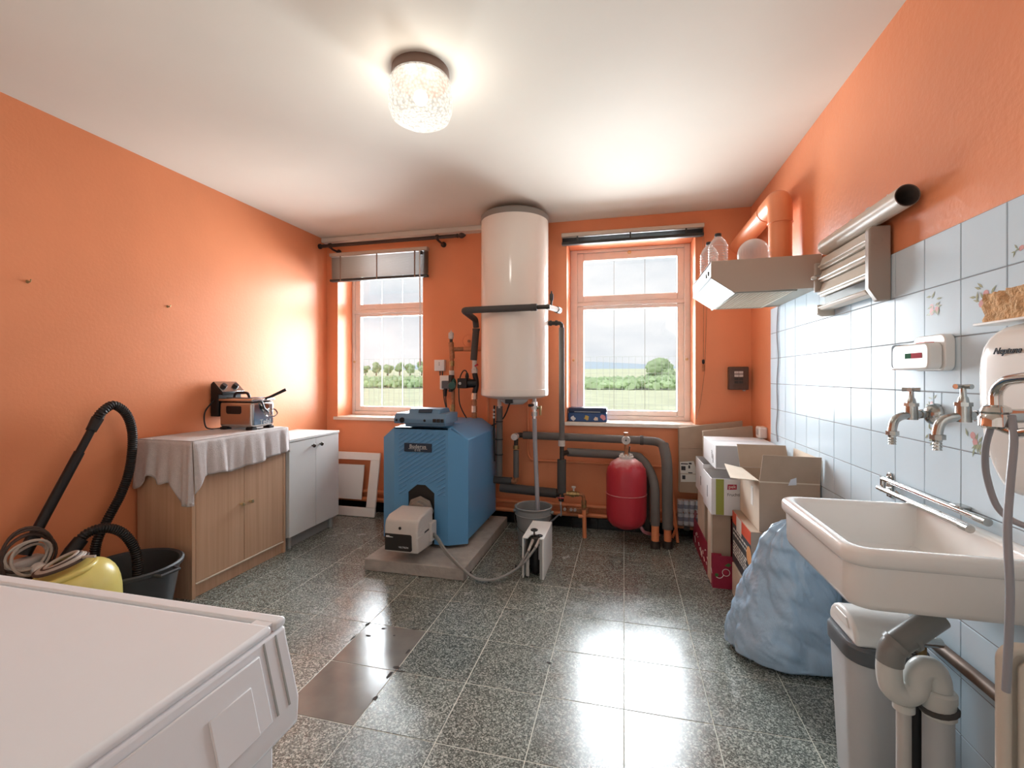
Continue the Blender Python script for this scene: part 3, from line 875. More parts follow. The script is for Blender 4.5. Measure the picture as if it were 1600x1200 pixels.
# two oil hoses from the burner to the filter, drooping to the floor
hs = thing('oil_hose', 'pair of thin grey oil hoses looping from burner to white filter housing', 'hose', (-.9, 2.6, 0))
for k, dz in ((0, 0), (1, .016)):
    pts = [(bx1 + .004, 2.745, .195 + dz), (bx1 + .06, 2.70, .185 + dz), aY(700, 868, 2.60) + Vector((0, 0, dz)), aZ(740, 902, .03 + dz), aZ(775, 905, .018 + dz), aZ(805, 890, .05 + dz)]
    if k == 0: pts += [(hx0 + .02, hy0 - .04, .11), (hx0 + .083, hy0 - .006, .194)]
    else: pts += [(hx0 + .0, hy0 - .02, .10), (hx0 + .035, hy0 + .010, .158)]
    MB().tube(pts, .0075, 10, sm=8).build('hose', 'pvc_grey', hs)
for q in (aZ(735, 899, .035), aZ(806, 888, .06)):
    MB().sphere(q + Vector((0, 0, .006)), .016, 10, 8, (.5, 1, 1.1)).build('cable_tie', 'black', hs)

# ------------------------------------------------------------------ hot water tank
TXc, TYc, TR = -.815, 3.42, .2575
tk = thing('water_heater', 'tall white cylindrical water heater hung between the two windows', 'water heater', (TXc, TYc, 1.065))
MB().lathe([(TR, 1.125), (TR, 2.395)], (TXc, TYc, 0), 64).build('tank_body', 'tank', tk)
MB().lathe([(.15, 1.048), (.21, 1.058), (TR - .002, 1.075), (TR + .0015, 1.085), (TR + .0015, 1.123), (TR - .001, 1.126)], (TXc, TYc, 0), 64).build('lower_band', 'tank', tk)
MB().lathe([(TR + .002, 2.394), (TR + .002, 2.432), (TR - .012, 2.445), (0, 2.446)], (TXc, TYc, 0), 64).build('top_cap', 'grey_plastic', tk)
MB().lathe([(.0, 1.005), (.07, 1.008), (.10, 1.03), (.115, 1.055)], (TXc, TYc - .02, 0), 32).build('flange_cover', 'ltgrey', tk)
p = aY(795, 626, 3.28)
MB().box(p.x - .028, p.x + .028, 3.275, 3.33, 1.02, 1.05).build('thermometer', 'black', tk, bevel=.004)
MB().tube([(p.x, 3.31, 1.02), aY(785, 655, 3.5), aY(762, 668, 3.6)], .006, 8, sm=8).build('power_cord', 'black', tk)
for zz in (1.3, 2.1):
    MB().box(TXc - .15, TXc + .15, TYc + .2, YB, zz, zz + .05).build('wall_bracket', 'grey_plastic', tk)

def pipe(name, label, parts, cat='pipe', group=None):
    """parts: list of (child name, material, points, radius, elbow radius)"""
    q = Vector(parts[0][2][0])
    t = thing(name, label, cat, q, group)
    for nm, mat, pts, r, er in parts:
        pp = rounded(pts, er) if er else pts
        MB().tube(pp, r, 14).build(nm, mat, t)
    return t
def ring(parent, p0, p1, r, mat, nm='collar'):
    MB().cyl(p0, p1, r, n=16).build(nm, mat, parent)

# the return that wraps the tank front and drops to the pump
L0 = aY(862, 479, 3.13); L1 = aY(724, 485, 3.13)
D0 = Vector((aY(744, 505, 3.52).x, 3.52, aY(744, 500, 3.52).z)); D1 = aY(740, 563, 3.52)
t = pipe('wrap_pipe', 'dark grey insulated pipe passing across the front of the tank', [
    ('insulation', 'insul_dark', [L0 + (L1 - L0) * .16, L1 + (L0 - L1) * .07], .024, 0),
    ('elbow', 'insul_dark', [L1 + (L0 - L1) * .12, L1, L1 + Vector((.0, .07, -.006))], .0235, .04),
    ('insulation', 'insul_dark', [L1 + Vector((.0, .04, -.004)), Vector((D0.x, 3.50, D0.z)), D0 + Vector((0, 0, -.06))], .024, .05),
    ('insulation', 'insul_dark', [D0 + Vector((0, 0, -.07)), D1], .027, 0),
    ('nipple', 'iron', [L0 + (L1 - L0) * .18, L0 + (L1 - L0) * .02], .015, 0)])
for q in (.17, .20): ring(t, L0 + (L1 - L0) * q, L0 + (L1 - L0) * (q + .025), .0255, 'insul_dark')
ring(t, D0 + Vector((0, 0, -.07)), D0 + Vector((0, 0, -.085)), .030, 'insul_dark')
e0 = L0 + (L1 - L0) * .03
MB().cyl(e0 + Vector((-.01, 0, 0)), e0 + Vector((.042, .13, -.005)), .019, n=16).build('union', 'dust', t)
MB().cyl(e0 + Vector((.036, .115, -.005)), e0 + Vector((.05, .16, -.006)), .0235, n=16).build('union_nut', 'iron', t)
MB().tube([e0 + Vector((.01, .03, 0)), e0 + Vector((.012, .04, .05))], .008, 10).build('vent_stem', 'iron', t)
MB().lathe([(.008, 0), (.014, .01), (.014, .045), (.006, .055), (.004, .07)], e0 + Vector((.012, .04, .045)), 12).build('air_vent', 'insul_dark', t)

# right side outlet: nipple, elbow, long insulated drop with a tee
Q0 = Vector((TXc + TR * .98, 3.44, aY(862, 505, 3.45).z)); QX = aY(880, 520, 3.55).x
t = pipe('tank_drop_pipe', 'slim dark grey insulated pipe dropping from the tank side past right window', [
    ('nipple', 'iron', [Q0 + Vector((-.02, 0, 0)), Vector((QX, 3.46, Q0.z)), Vector((QX, 3.46, Q0.z - .05))], .015, .03),
    ('insulation', 'insul', [(QX, 3.46, Q0.z - .035), (QX + .002, 3.46, aY(879, 695, 3.46).z)], .0215, 0),
    ('tee', 'iron', [(QX + .002, 3.46, aY(879, 692, 3.46).z), (QX + .002, 3.46, aY(879, 745, 3.46).z)], .017, 0),
    ('insulation', 'insul_dark', [(QX, 3.46, aY(879, 718, 3.46).z), (QX, 3.46, aY(879, 769, 3.46).z)], .034, 0),
    ('lower_tee', 'iron', [(QX + .002, 3.46, aY(879, 766, 3.46).z), (QX - .002, 3.46, aY(879, 776, 3.46).z), (QX - .004, 3.46, aY(879, 783, 3.46).z)], .02, 0)])
for a in (0, .045): ring(t, Q0 + Vector((.01 + a, .005, 0)), Q0 + Vector((.03 + a, .008, 0)), .021, 'iron', 'nut')
ring(t, (QX, 3.46, aY(879, 688, 3.46).z), (QX, 3.46, aY(879, 697, 3.46).z), .026, 'dust')
zt1, zt2, zt3 = aY(950, 684.5, 3.60).z, aY(940, 708, 3.60).z, aY(820, 762, 3.60).z
# upper long run
xA = aY(812, 683, 3.60).x
V0 = Vector((aY(1042, 720, 3.44).x, 3.44, 0))
t = pipe('upper_loop_pipe', 'upper horizontal grey insulated pipe turning down beside the cardboard', [
    ('insulation', 'insul', [(xA + .03, 3.60, zt1 + .003), (V0.x - .17, 3.60, zt1 - .008)], .031, 0),
    ('elbow', 'insul', [(V0.x - .165, 3.60, zt1 - .008), (V0.x - .02, 3.56, zt1 - .012), (V0.x, 3.46, zt1 - .10)], .032, .09),
    ('insulation', 'insul', [(V0.x - .02, 3.50, zt1 - .02), (V0.x, 3.44, zt1 - .12), (V0.x + .004, 3.425, .135)], .037, .06),
    ('floor_sleeve', 'orange_pipe', [(V0.x + .004, 3.425, .14), (V0.x + .004, 3.425, .045)], .026, 0),
    ('floor_collar', 'iron', [(V0.x + .004, 3.425, .05), (V0.x + .004, 3.425, .0)], .036, 0)])
ring(t, (V0.x - .18, 3.60, zt1 - .008), (V0.x - .155, 3.60, zt1 - .008), .036, 'insul_dark')
# white fitting at its left end, short riser and elbow to the boiler
xR = aY(806, 720, 3.52).x
w = MB().cyl((xR - .002, 3.47, zt1 + .002), (xR - .002, 3.53, zt1 + .002), .026, n=18).build('union_cap', 'dust', t)
MB().tube(rounded([(xA + .05, 3.60, zt1 + .002), (xR, 3.60, zt1 + .002), (xR, 3.53, zt1)], .02), .021, 14).build('fitting', 'iron', t)
za, zb_ = aY(806, 692, 3.52).z, aY(806, 752, 3.52).z
t = pipe('short_riser_pipe', 'short dark vertical pipe with elbow between the tank drop and boiler', [
    ('riser', 'iron', [(xR, 3.53, zt1 + .01), (xR, 3.53, za - .05)], .017, 0),
    ('insulation', 'insul', [(xR, 3.53, za - .06), (xR, 3.53, zb_ + .03)], .0225, 0),
    ('elbow', 'rusty', [(xR, 3.53, zb_ + .04), (xR, 3.53, zb_ - .005), (xR - .10, 3.53, zb_ - .002)], .020, .035),
    ('insulation', 'insul_dark', [(xR - .045, 3.53, zb_ - .003), (xR - .26, 3.53, zb_ + .004)], .029, 0)])
ring(t, (xR, 3.53, za - .02), (xR, 3.53, za - .05), .025, 'brass', 'nut')
ring(t, (xR - .035, 3.53, zb_ - .003), (xR - .06, 3.53, zb_ - .003), .03, 'insul_dark')
# vertical feed under the tank, dark insulated, with cable ties
xv = aY(780, 700, 3.50).x
t = pipe('tank_feed_pipe', 'dark insulated pipe with black ties rising beside the boiler to the tank', [
    ('connector', 'dust', [(xv + .01, 3.47, 1.06), (xv + .01, 3.47, .97)], .016, 0),
    ('insulation', 'insul', [(xv + .008, 3.48, .985), (xv, 3.50, zb_ + .04)], .0255, 0),
    ('sensor_cable', 'black', [(xv - .03, 3.465, .99), (xv - .034, 3.47, .8), (xv - .03, 3.475, .55)], .007, 0)])
for zz in (.86, .72, .60): ring(t, (xv + .004, 3.485, zz), (xv + .004, 3.485, zz + .008), .031, 'black', 'cable_tie')
for zz in (.955, .925, .90): MB().sphere((xv - .03, 3.45, zz), .010, 10, 8).build('screw_cap', 'dust', t)
# second thick run at lower level, from the tee leftwards behind the boiler
t = pipe('lower_return_pipe', 'thick horizontal grey insulated pipe low on the wall behind the drain hose', [
    ('insulation', 'insul_dark', [(QX - .05, 3.53, zt3 - .012), (QX - .50, 3.53, zt3 + .01)], .0365, 0),
    ('stub', 'iron', [(QX + .005, 3.50, zt3 - .016), (QX - .06, 3.53, zt3 - .012)], .026, 0)])
# lower long run: from the tee right, then a wide bend down to the floor
V1 = Vector((aY(1022, 760, 3.47).x, 3.42, 0))
pts = [Vector((QX + .03, 3.56, zt2 + .005)), Vector((V1.x - .17, 3.60, zt2 - .012)), Vector((V1.x - .085, 3.57, zt2 - .03)), Vector((V1.x - .025, 3.50, zt2 - .11)), Vector((V1.x, 3.44, zt2 - .20)), Vector((V1.x + .002, 3.415, .32)), Vector((V1.x + .004, 3.41, .16))]
t = pipe('middle_loop_pipe', 'grey insulated pipe curving down to the floor behind the red vessel', [
    ('insulation', 'insul', smooth(pts, 6), .033, 0),
    ('floor_sleeve', 'orange_pipe', [(V1.x + .004, 3.41, .17), (V1.x + .004, 3.41, .045)], .027, 0),
    ('floor_collar', 'iron', [(V1.x + .004, 3.41, .05), (V1.x + .004, 3.41, 0)], .036, 0),
    ('tee_branch', 'iron', [(QX + .0, 3.47, zt2 + .004), (QX + .04, 3.56, zt2 + .005)], .02, 0)])

# brass filling valve line down to the floor
zv = aY(895, 772, 3.45).z; xe = aY(912, 772, 3.46).x
t = thing('filling_line', 'brass valve line with elbow and orange copper pipe into the floor', 'pipe', (xe, 3.46, 0))
MB().tube(rounded([(QX + .015, 3.455, zv - .004), (xe, 3.455, zv), (xe, 3.475, .215)], .03), .012, 12).build('pipe', 'rusty', t)
for a, r in ((.30, .017), (.42, .021), (.52, .026), (.62, .021), (.75, .018)):
    xx = QX + (xe - QX) * a
    MB().cyl((xx - .010, 3.455, zv), (xx + .010, 3.455, zv), r, n=8).build('nut', 'brass', t)
MB().lathe([(.006, 0), (.006, .03), (.016, .032), (.016, .042)], (QX + (xe - QX) * .55, 3.455, zv + .015), 12).build('valve_cap', 'dust', t)
for zz in (.265, .235): MB().cyl((xe + .001, 3.472, zz), (xe + .001, 3.472, zz + .022), .019, n=8).build('nut', 'brass', t)
MB().cyl((xe + .002, 3.475, .215), (xe + .004, 3.492, 0), .016, .016, 14).build('copper_pipe', 'orange_pipe', t)
MB().cyl((xe - .04, 3.475, .165), (xe + .0, 3.475, .165), .013, n=12).build('side_stub', 'orange_pipe', t)
t = thing('drain_cock', 'small red drain cock with thin tube below the grey tee', 'valve', (QX - .005, 3.44, .30))
MB().cyl((QX - .005, 3.45, zv - .008), (QX - .006, 3.45, zv - .045), .010, n=10).build('body', 'rusty', t)
MB().box(QX - .03, QX + .02, 3.43, 3.445, zv - .035, zv - .027).build('handle', 'red', t, bevel=.002)
MB().cyl((QX - .006, 3.45, zv - .045), (QX - .006, 3.45, zv - .085), .007, .006, 10).build('spout', 'dust', t)
MB().tube([(QX - .006, 3.45, zv - .08), (QX - .005, 3.46, zv - .17), (QX - .02, 3.46, .17), (QX - .08, 3.46, .115), (QX - .13, 3.45, .10)], .006, 8, sm=6).build('tube', 'hose_grey', t)

# orange painted heating pipes along the foot of the back wall
for nm, lab, z, y, r in (('skirting_pipe', 'upper orange painted pipe running low along the back wall', .185, 3.685, .016), ('skirting_pipe', 'lower orange painted pipe just above the black tile skirting', .118, 3.675, .017)):
    m = MB().tube([(-2.62, y, z + .004), (-1.0, y, z), (.86, y, z - .002)], r, 12)
    tag(m.build(nm, 'orange_pipe'), lab, 'pipe')
zz = aY(900, 722, 3.705).z; x0 = aY(825, 700, 3.705).x
m = MB().tube(rounded([(x0, 3.70, 1.05), (x0, 3.70, zz), (.36, 3.70, zz - .005)], .07, 6), .009, 10)
tag(m.build('gas_pipe', 'orange_pipe'), 'thin orange pipe with a bend on the wall behind the hose', 'pipe')
x1 = aY(763, 640, 3.70).x
m = MB().tube([(x1, 3.695, 1.1), (x1, 3.695, .02)], .012, 10)
tag(m.build('riser_pipe', 'orange_pipe'), 'vertical orange painted pipe left of the tank feed pipe', 'pipe')
t = thing('pipe_manifold', 'short brown fitting with two round caps low on the back wall', 'fitting', (-.36, 3.64, .13))
MB().box(-.44, -.27, 3.625, 3.66, .142, .182).build('body', 'rusty', t, bevel=.004)
for xx in (-.455, -.405, -.375): MB().cyl((xx, 3.612, .168), (xx, 3.63, .168), .012, n=12).build('cap', 'dust', t)

# drain hose from the safety valve into the bucket
vx = aY(835, 632, 3.36).x
t = thing('safety_valve', 'chrome safety valve group under the right of the tank', 'valve', (vx, 3.36, .92))
for za_, zb2, r, mt in ((1.06, 1.03, .014, 'dust'), (1.03, 1.0, .021, 'chrome'), (1.0, .975, .026, 'worn_chrome'), (.975, .955, .018, 'chrome'), (.955, .925, .023, 'worn_chrome'), (.925, .90, .016, 'chrome')):
    MB().cyl((vx, 3.36, za_), (vx, 3.36, zb2), r, n=12).build('body', mt, t)
MB().cyl((vx - .005, 3.345, 1.005), (vx - .035, 3.32, 1.005), .011, n=10).build('knob', 'black', t)
MB().cyl((vx + .02, 3.36, .985), (vx + .045, 3.36, .985), .009, n=10).build('outlet', 'brass', t)
MB().cyl((vx + .045, 3.36, 1.0), (vx + .045, 3.36, .93), .009, n=10).build('outlet', 'brass', t)
m = MB().tube([(vx, 3.36, .905), aY(836, 690, 3.36), aY(838, 740, 3.33), aY(840, 792, 3.30), Vector((aY(840, 792, 3.30).x, 3.30, .10))], .0165, 14, sm=8)
tag(m.build('drain_hose', 'hose_grey'), 'light grey hose hanging from the tank into the grey bucket', 'hose')

# bucket
Bx, By = -.640, 3.27
t = thing('bucket', 'grey plastic bucket with wire handle catching the drain hose', 'bucket', (Bx, By, 0))
MB().open_lathe([(.0, .004), (.105, .004), (.108, .012), (.128, .24), (.128, .262), (.136, .270), (.138, .278), (.132, .282), (.126, .276), (.122, .24), (.102, .014), (0, .012)], (Bx, By, 0), 40).build('body', 'bucket', t)
MB().tube([(Bx + .131 * math.cos(a), By + .131 * math.sin(a), .225) for a in [2 * PI * k / 40 for k in range(40)]], .004, 6, closed=True).build('rim_rib', 'bucket', t)
pts = []
for k in range(13):
    a = PI * k / 12
    pts.append((Bx - .138 * math.cos(a), By - .145 * math.sin(a), .235 - .115 * math.sin(a)))
MB().tube(pts, .0032, 8).build('handle', 'iron', t)
for sx in (-1, 1): MB().cyl((Bx + sx * .122, By, .238), (Bx + sx * .146, By, .238), .013, n=10).build('handle_ear', 'bucket', t)

# expansion vessel
Vx, Vy, Vr = .016, 3.44, .143
t = thing('expansion_vessel', 'red expansion vessel with gauge in front of the grey pipes', 'vessel', (Vx, Vy, .10))
pr = [(.0, .115), (.06, .118), (.105, .138), (.133, .17), (Vr, .215), (Vr, .505), (.135, .55), (.11, .59), (.07, .618), (.035, .628), (0, .630)]
MB().lathe(pr, (Vx, Vy, 0), 40).build('body', 'red', t)
MB().lathe([(Vr, 0), (Vr + .004, .004), (Vr, .008)], (Vx, Vy, .365), 40).build('weld_seam', 'red', t)
for k in range(8):
    a = k * PI / 4
    MB().cyl((Vx + .038 * math.cos(a), Vy + .038 * math.sin(a), .627), (Vx + .038 * math.cos(a), Vy + .038 * math.sin(a), .655), .008, n=6).build('bolt', 'dust', t)
MB().cyl((Vx, Vy, .622), (Vx, Vy, .640), .052, n=24).build('flange', 'dust', t)
MB().cyl((Vx, Vy, .636), (Vx, Vy, .735), .014, n=12).build('nipple', 'rusty', t)
MB().cyl((Vx + .02, Vy, .67), (Vx + .025, Vy, .71), .005, n=8).build('vent', 'iron', t)
gz = .755
MB().lathe([(.030, 0), (.030, .022), (.026, .024), (.026, .018), (0, .018)], (Vx - .002, Vy - .005, gz), 24, (0, -1, 0)).build('gauge', 'dust', t)
MB().lathe([(.006, 0), (.006, .003), (0, .003)], (Vx - .002, Vy - .024, gz), 12, (0, -1, 0)).build('gauge_hub', 'ink', t)
MB().box(Vx - .003, Vx - .001, Vy - .026, Vy - .024, gz, gz + .02).build('gauge_needle', 'ink', t)
MB().cyl((Vx - .002, Vy, gz + .02), (Vx - .002, Vy, gz + .055), .016, n=8).build('top_nut', 'rusty', t)
MB().prism([(Vx + .138, .09), (Vx + .158, .02), (Vx + .172, .02), (Vx + .166, .57), (Vx + .140, .57)], 'y', 3.53, 3.548).build('wall_bracket', 'iron', t)
MB().tube([(Vx + .10, Vy, .135), (Vx + .13, Vy + .01, .09), (Vx + .20, Vy + .10, .05), (Vx + .24, Vy + .16, .03)], .012, 10, sm=6).build('connection_pipe', 'pink', t)

# ------------------------------------------------------------------ pump risers left of the tank
def cylz(t, x, y, z0, z1, r, mat, nm, n=12): MB().cyl((x, y, z0), (x, y, z1), r, n=n).build(nm, mat, t)
px, py_ = aY(707, 600, 3.50).x, 3.50
zz = lambda v: aY(706, v, 3.50).z
t = thing('pump_riser', 'riser with dark green circulation pump standing on the boiler back', 'pump', (px, py_, BZ1))
cylz(t, px + .005, py_, BZ1 + .002, zz(604), .015, 'rusty', 'pipe')
cylz(t, px, py_, zz(645), zz(632), .022, 'brass', 'nut'); cylz(t, px + .004, py_, zz(655), zz(648), .020, 'rusty', 'nut')
MB().sphere((px + .008, py_ - .01, zz(600)), .045, 16, 12, (.62, .8, 1.15)).build('pump_body', 'green', t)
MB().cyl((px + .008, py_ - .03, zz(602)), (px + .03, py_ - .09, zz(602)), .033, .028, 14).build('motor', 'green', t)
MB().box(px - .016, px + .010, py_ - .05, py_ + .02, zz(612), zz(586)).build('flange', 'iron', t, bevel=.004)
cylz(t, px - .006, py_, zz(586), zz(579), .022, 'dust', 'nut'); cylz(t, px - .006, py_, zz(579), zz(556), .016, 'rusty', 'pipe')
cylz(t, px - .006, py_, zz(572), zz(564), .021, 'brass', 'valve'); cylz(t, px - .004, py_, zz(560), zz(553), .021, 'rusty', 'nut')
MB().tube([(px - .004, py_, zz(553)), (px - .012, py_, zz(535))], .021, 12).build('tee', 'rusty', t)
MB().cyl((px - .01, py_, zz(546)), (px + .085, py_ + .05, zz(545)), .017, .017, 12).build('branch', 'rusty', t)
cylz(t, px - .012, py_, zz(537), zz(530), .013, 'iron', 'neck')
MB().lathe([(.012, 0), (.022, .008), (.022, .05), (.012, .058), (.004, .064), (.003, .075)], (px - .012, py_, zz(530)), 14).build('air_vent', 'dust', t)
# painted branch continuing to the wall, with the round flue cap above it
cv = aY(733, 533, YB - .01)
t2 = thing('flue_cover', 'round orange painted flue cover on the wall left of tank', 'cover', (cv.x, YB - .01, cv.z))
MB().lathe([(.0, 0), (.058, 0), (.062, .008), (.056, .014), (.050, .012), (.02, .03), (0, .032)], (cv.x, YB - .0005, cv.z), 28, (0, -1, 0)).build('disc', 'orange', t2)
MB().cyl((cv.x + .008, YB - .025, cv.z - .002), (cv.x + .008, YB - .045, cv.z - .002), .012, n=10).build('knob', 'rusty', t2)
cb = aY(745, 545, 3.62)
tag(MB().tube([(px + .075, py_ + .045, zz(545)), (px + .2, 3.62, zz(545)), (px + .30, 3.66, zz(545))], .019, 12).build('branch_pipe', 'orange_pipe'), 'short orange pipe stub under the round flue cover', 'pipe')

qx, qy = aY(742, 600, 3.52).x, 3.52
zq = lambda v: aY(740, v, 3.52).z
t = thing('pump_return', 'black circulation pump on the pipe under the insulated return', 'pump', (qx, qy, BZ1))
cylz(t, qx - .004, qy, BZ1 + .002, zq(608), .016, 'rusty', 'pipe')
for v0, v1, r, mt in ((655, 645, .022, 'rusty'), (644, 634, .024, 'worn_chrome'), (633, 626, .022, 'rusty'), (624, 614, .026, 'worn_chrome')):
    cylz(t, qx - .005, qy, zq(v0), zq(v1), r, mt, 'nut', 8)
MB().tube([(qx - .002, qy, zq(614)), (qx + .01, qy, zq(605)), (qx + .012, qy, zq(596)), (qx - .003, qy, zq(583))], .021, 12, sm=5).build('pump_body', 'black', t)
MB().cyl((qx + .01, qy, zq(599)), (qx - .055, qy - .025, zq(599)), .035, .034, 18).build('motor', 'black', t)
MB().box(qx - .125, qx - .045, qy - .075, qy + .03, zq(606.5), zq(591)).build('terminal_box', 'black', t, bevel=.006)
MB().lathe([(.012, 0), (.011, .006), (0, .007)], (qx - .10, qy - .075, zq(599)), 14, (0, -1, 0)).build('dial', 'ltgrey', t)
MB().tube([(qx - .055, qy - .03, zq(592)), (qx - .06, qy - .03, zq(581)), (qx - .09, qy - .03, zq(580)), (qx - .122, qy - .03, zq(595)), (qx - .124, qy - .03, zq(625)), (qx - .10, qy - .03, zq(640)), (qx - .06, qy - .03, zq(653))], .005, 8, sm=8).build('power_cord', 'black', t)
MB().lathe([(.012, 0), (.016, .02), (.010, .045), (.004, .05)], (qx - .056, qy - .03, zq(592)), 12).build('cable_gland', 'black', t)
cylz(t, qx - .003, qy, zq(583), zq(576), .026, 'dust', 'nut', 8); cylz(t, qx - .003, qy, zq(576), zq(562), .019, 'dust', 'nipple')
MB().cyl((qx + .01, qy - .02, zq(572)), (qx + .035, qy - .04, zq(570)), .008, n=8).build('tap', 'red', t)

sb = aY(689.5, 571, YB)
t = thing('junction_box', 'square white junction box on the wall left of the pumps', 'switch', (sb.x, YB, sb.z))
MB().box(sb.x - .048, sb.x + .046, YB - .045, YB - .0005, sb.z - .048, sb.z + .048).build('cover', 'white_plastic', t, bevel=.005)
for k in (-.006, .010): MB().cyl((sb.x + .0, YB - .044, sb.z + k + .01), (sb.x + .0, YB - .048, sb.z + k + .01), .004, n=10).build('screw', 'ink', t)
for k in (-.012, .008): MB().cyl((sb.x + k + .01, YB - .02, sb.z - .09), (sb.x + k + .01, YB - .02, sb.z - .045), .006, n=8).build('conduit', 'insul_dark', t)
sb2 = aY(698, 597, YB)
t = thing('wall_socket', 'white socket box with grey plug below the square junction box', 'socket', (sb2.x, YB, sb2.z))
MB().box(sb2.x - .045, sb2.x + .055, YB - .05, YB - .0005, sb2.z - .062, sb2.z + .058).build('housing', 'white_plastic', t, bevel=.005)
MB().box(sb2.x - .015, sb2.x + .05, YB - .085, YB - .05, sb2.z - .055, sb2.z + .012).build('plug', 'bin_band', t, bevel=.006)
MB().cyl((sb2.x + .015, YB - .065, sb2.z - .055), (sb2.x + .015, YB - .065, sb2.z - .12), .018, .010, 10).build('strain_relief', 'black', t)
MB().tube([(sb2.x + .015, YB - .065, sb2.z - .11), (sb2.x + .03, YB - .08, sb2.z - .2), (sb2.x + .07, YB - .12, BZ1 + .0)], .005, 8, sm=6).build('cable', 'black', t)
MB().tube([(sb2.x - .02, YB - .03, sb2.z - .06), (sb2.x + .0, YB - .05, sb2.z - .16), (sb2.x + .06, YB - .10, BZ1 - .02)], .005, 8, sm=6).build('cable', 'black', t)

# ------------------------------------------------------------------ left side: washing machine, vacuum, tub, cupboards, fryer
wx0, wx1, wy0, wy1, wz = -1.14, -.506, -.01, .602, .852
wm = thing('washing_machine', 'white washing machine with a flat top in the near left corner', 'washing machine', ((wx0 + wx1) / 2, (wy0 + wy1) / 2, 0))
MB().box(wx0, wx1 - .02, wy0 + .004, wy1 - .004, .015, .80).build('body', 'appliance', wm, bevel=.008)
# worktop: a flat panel, a far rim strip with a fine groove before it
MB().box(wx0, wx1 - .004, wy0, wy1, .815, wz - .010).build('worktop', 'appliance', wm, bevel=.004)
MB().box(wx0, wx1 + .001, wy0, wy1 - .0285, wz - .014, wz).build('top_panel', 'appliance', wm, bevel=.006, seg=4)
MB().box(wx0, wx1 + .001, wy1 - .0255, wy1, wz - .014, wz).build('top_rim', 'appliance', wm, bevel=.005, seg=4)
MB().box(wx1 - .034, wx1 - .004, wy1 - .034, wy1 - .02, wz - .013, wz - .0003).build('top_rim', 'appliance', wm)
# sloping control fascia of the front (faces +X)
prof = [(wx1 - .03, .8385), (wx1 + .001, .8385), (wx1 + .003, .825), (wx1 + .026, .735), (wx1 + .024, .695), (wx1 - .006, .675), (wx1 - .03, .675)]
MB().prism(prof, 'y', wy0 + .002, wy1 - .001).build('control_fascia', 'appliance', wm, bevel=.005, seg=3)
def on_f(y, t, off=0.001):      # point on the sloping fascia: t=0 top .. 1 bottom
    a, b = Vector((wx1 + .003, y, .825)), Vector((wx1 + .026, y, .735))
    return a + (b - a) * t + Vector((.95, 0, .3)) * off
for y in (wy1 - .022, wy1 - .045):
    MB().plate([on_f(y, -.1, 0), on_f(y, 1, 0), on_f(y - .003, 1, 0), on_f(y - .003, -.1, 0)], (.0012, 0, .0004)).build('groove', 'lam_grey', wm, flat=True)
dr_ = MB().plate([on_f(wy1 - .06, .0), on_f(wy1 - .06, 1.0), on_f(wy1 - .26, 1.0), on_f(wy1 - .26, .0)], (.004, 0, .0013)).build('detergent_drawer', 'appliance', wm, bevel=.003)
MB().plate([on_f(wy1 - .085, .3, .0045), on_f(wy1 - .085, 1.0, .0045), on_f(wy1 - .15, 1.0, .0045), on_f(wy1 - .15, .3, .0045)], (.003, 0, .001)).build('drawer_grip', 'appliance', dr_, bevel=.002)
for k in range(3):
    c = on_f(wy0 + .08 + .07 * k, .5)
    MB().lathe([(.018, 0), (.016, .014), (0, .015)], c, 18, (.95, 0, .3)).build('dial', 'ltgrey', wm)
MB().box(wx1 - .03, wx1 - .012, wy0 + .02, wy1 - .012, .07, .672).build('front_panel', 'appliance', wm, bevel=.004)
dw = MB().lathe([(.0, .02), (.11, .02), (.13, .008), (.15, .018), (.165, .012), (.165, 0)], (wx1 - .013, (wy0 + wy1) / 2, .40), 36, (1, 0, 0)).build('door', 'ltgrey', wm)
MB().box(wx1 - .06, wx1 - .03, wy0 + .01, wy1 - .01, .015, .07).build('plinth', 'lam_grey', wm)
for xx in (wx0 + .05, wx1 - .07):
    for yy in (wy0 + .05, wy1 - .05): MB().cyl((xx, yy, 0), (xx, yy, .018), .02, n=12).build('foot', 'black', wm)

# brown cupboard
cx, cy0, cy1, ch = -2.285, 2.005, 2.715, .862
cb = thing('cupboard', 'beech-coloured two-door cupboard under the draped lilac grey cloth', 'cabinet', ((XL + cx) / 2, (cy0 + cy1) / 2, 0))
MB().box(XL + .012, cx - .02, cy0, cy0 + .018, 0, ch).build('side_panel', 'brown_lam', cb, bevel=.0015)
MB().box(XL + .012, cx - .02, cy1 - .018, cy1, 0, ch).build('side_panel', 'brown_lam', cb, bevel=.0015)
MB().box(XL + .012, XL + .02, cy0 + .018, cy1 - .018, .06, ch - .018).build('back_panel', 'brown_lam', cb)
MB().box(XL + .012, cx - .002, cy0 - .004, cy1 + .004, ch - .016, ch).build('top_panel', 'brown_lam', cb, bevel=.002)
MB().box(XL + .02, cx - .022, cy0 + .018, cy1 - .018, .06, .076).build('bottom_panel', 'brown_lam', cb)
MB().box(cx - .02, cx + .001, cy0, cy0 + .022, 0, ch - .017).build('front_stile', 'brown_lam', cb, bevel=.0015)
MB().box(cx - .02, cx + .001, cy1 - .022, cy1, 0, ch - .017).build('front_stile', 'brown_lam', cb, bevel=.0015)
MB().box(cx - .03, cx - .014, cy0 + .022, cy1 - .022, 0, .075).build('plinth', 'brown_lam', cb)
MB().box(cx - .02, cx + .006, cy0 + .022, cy1 - .022, .075, .083).build('ledge', 'card_light', cb, bevel=.002)
ym = (cy0 + cy1) / 2
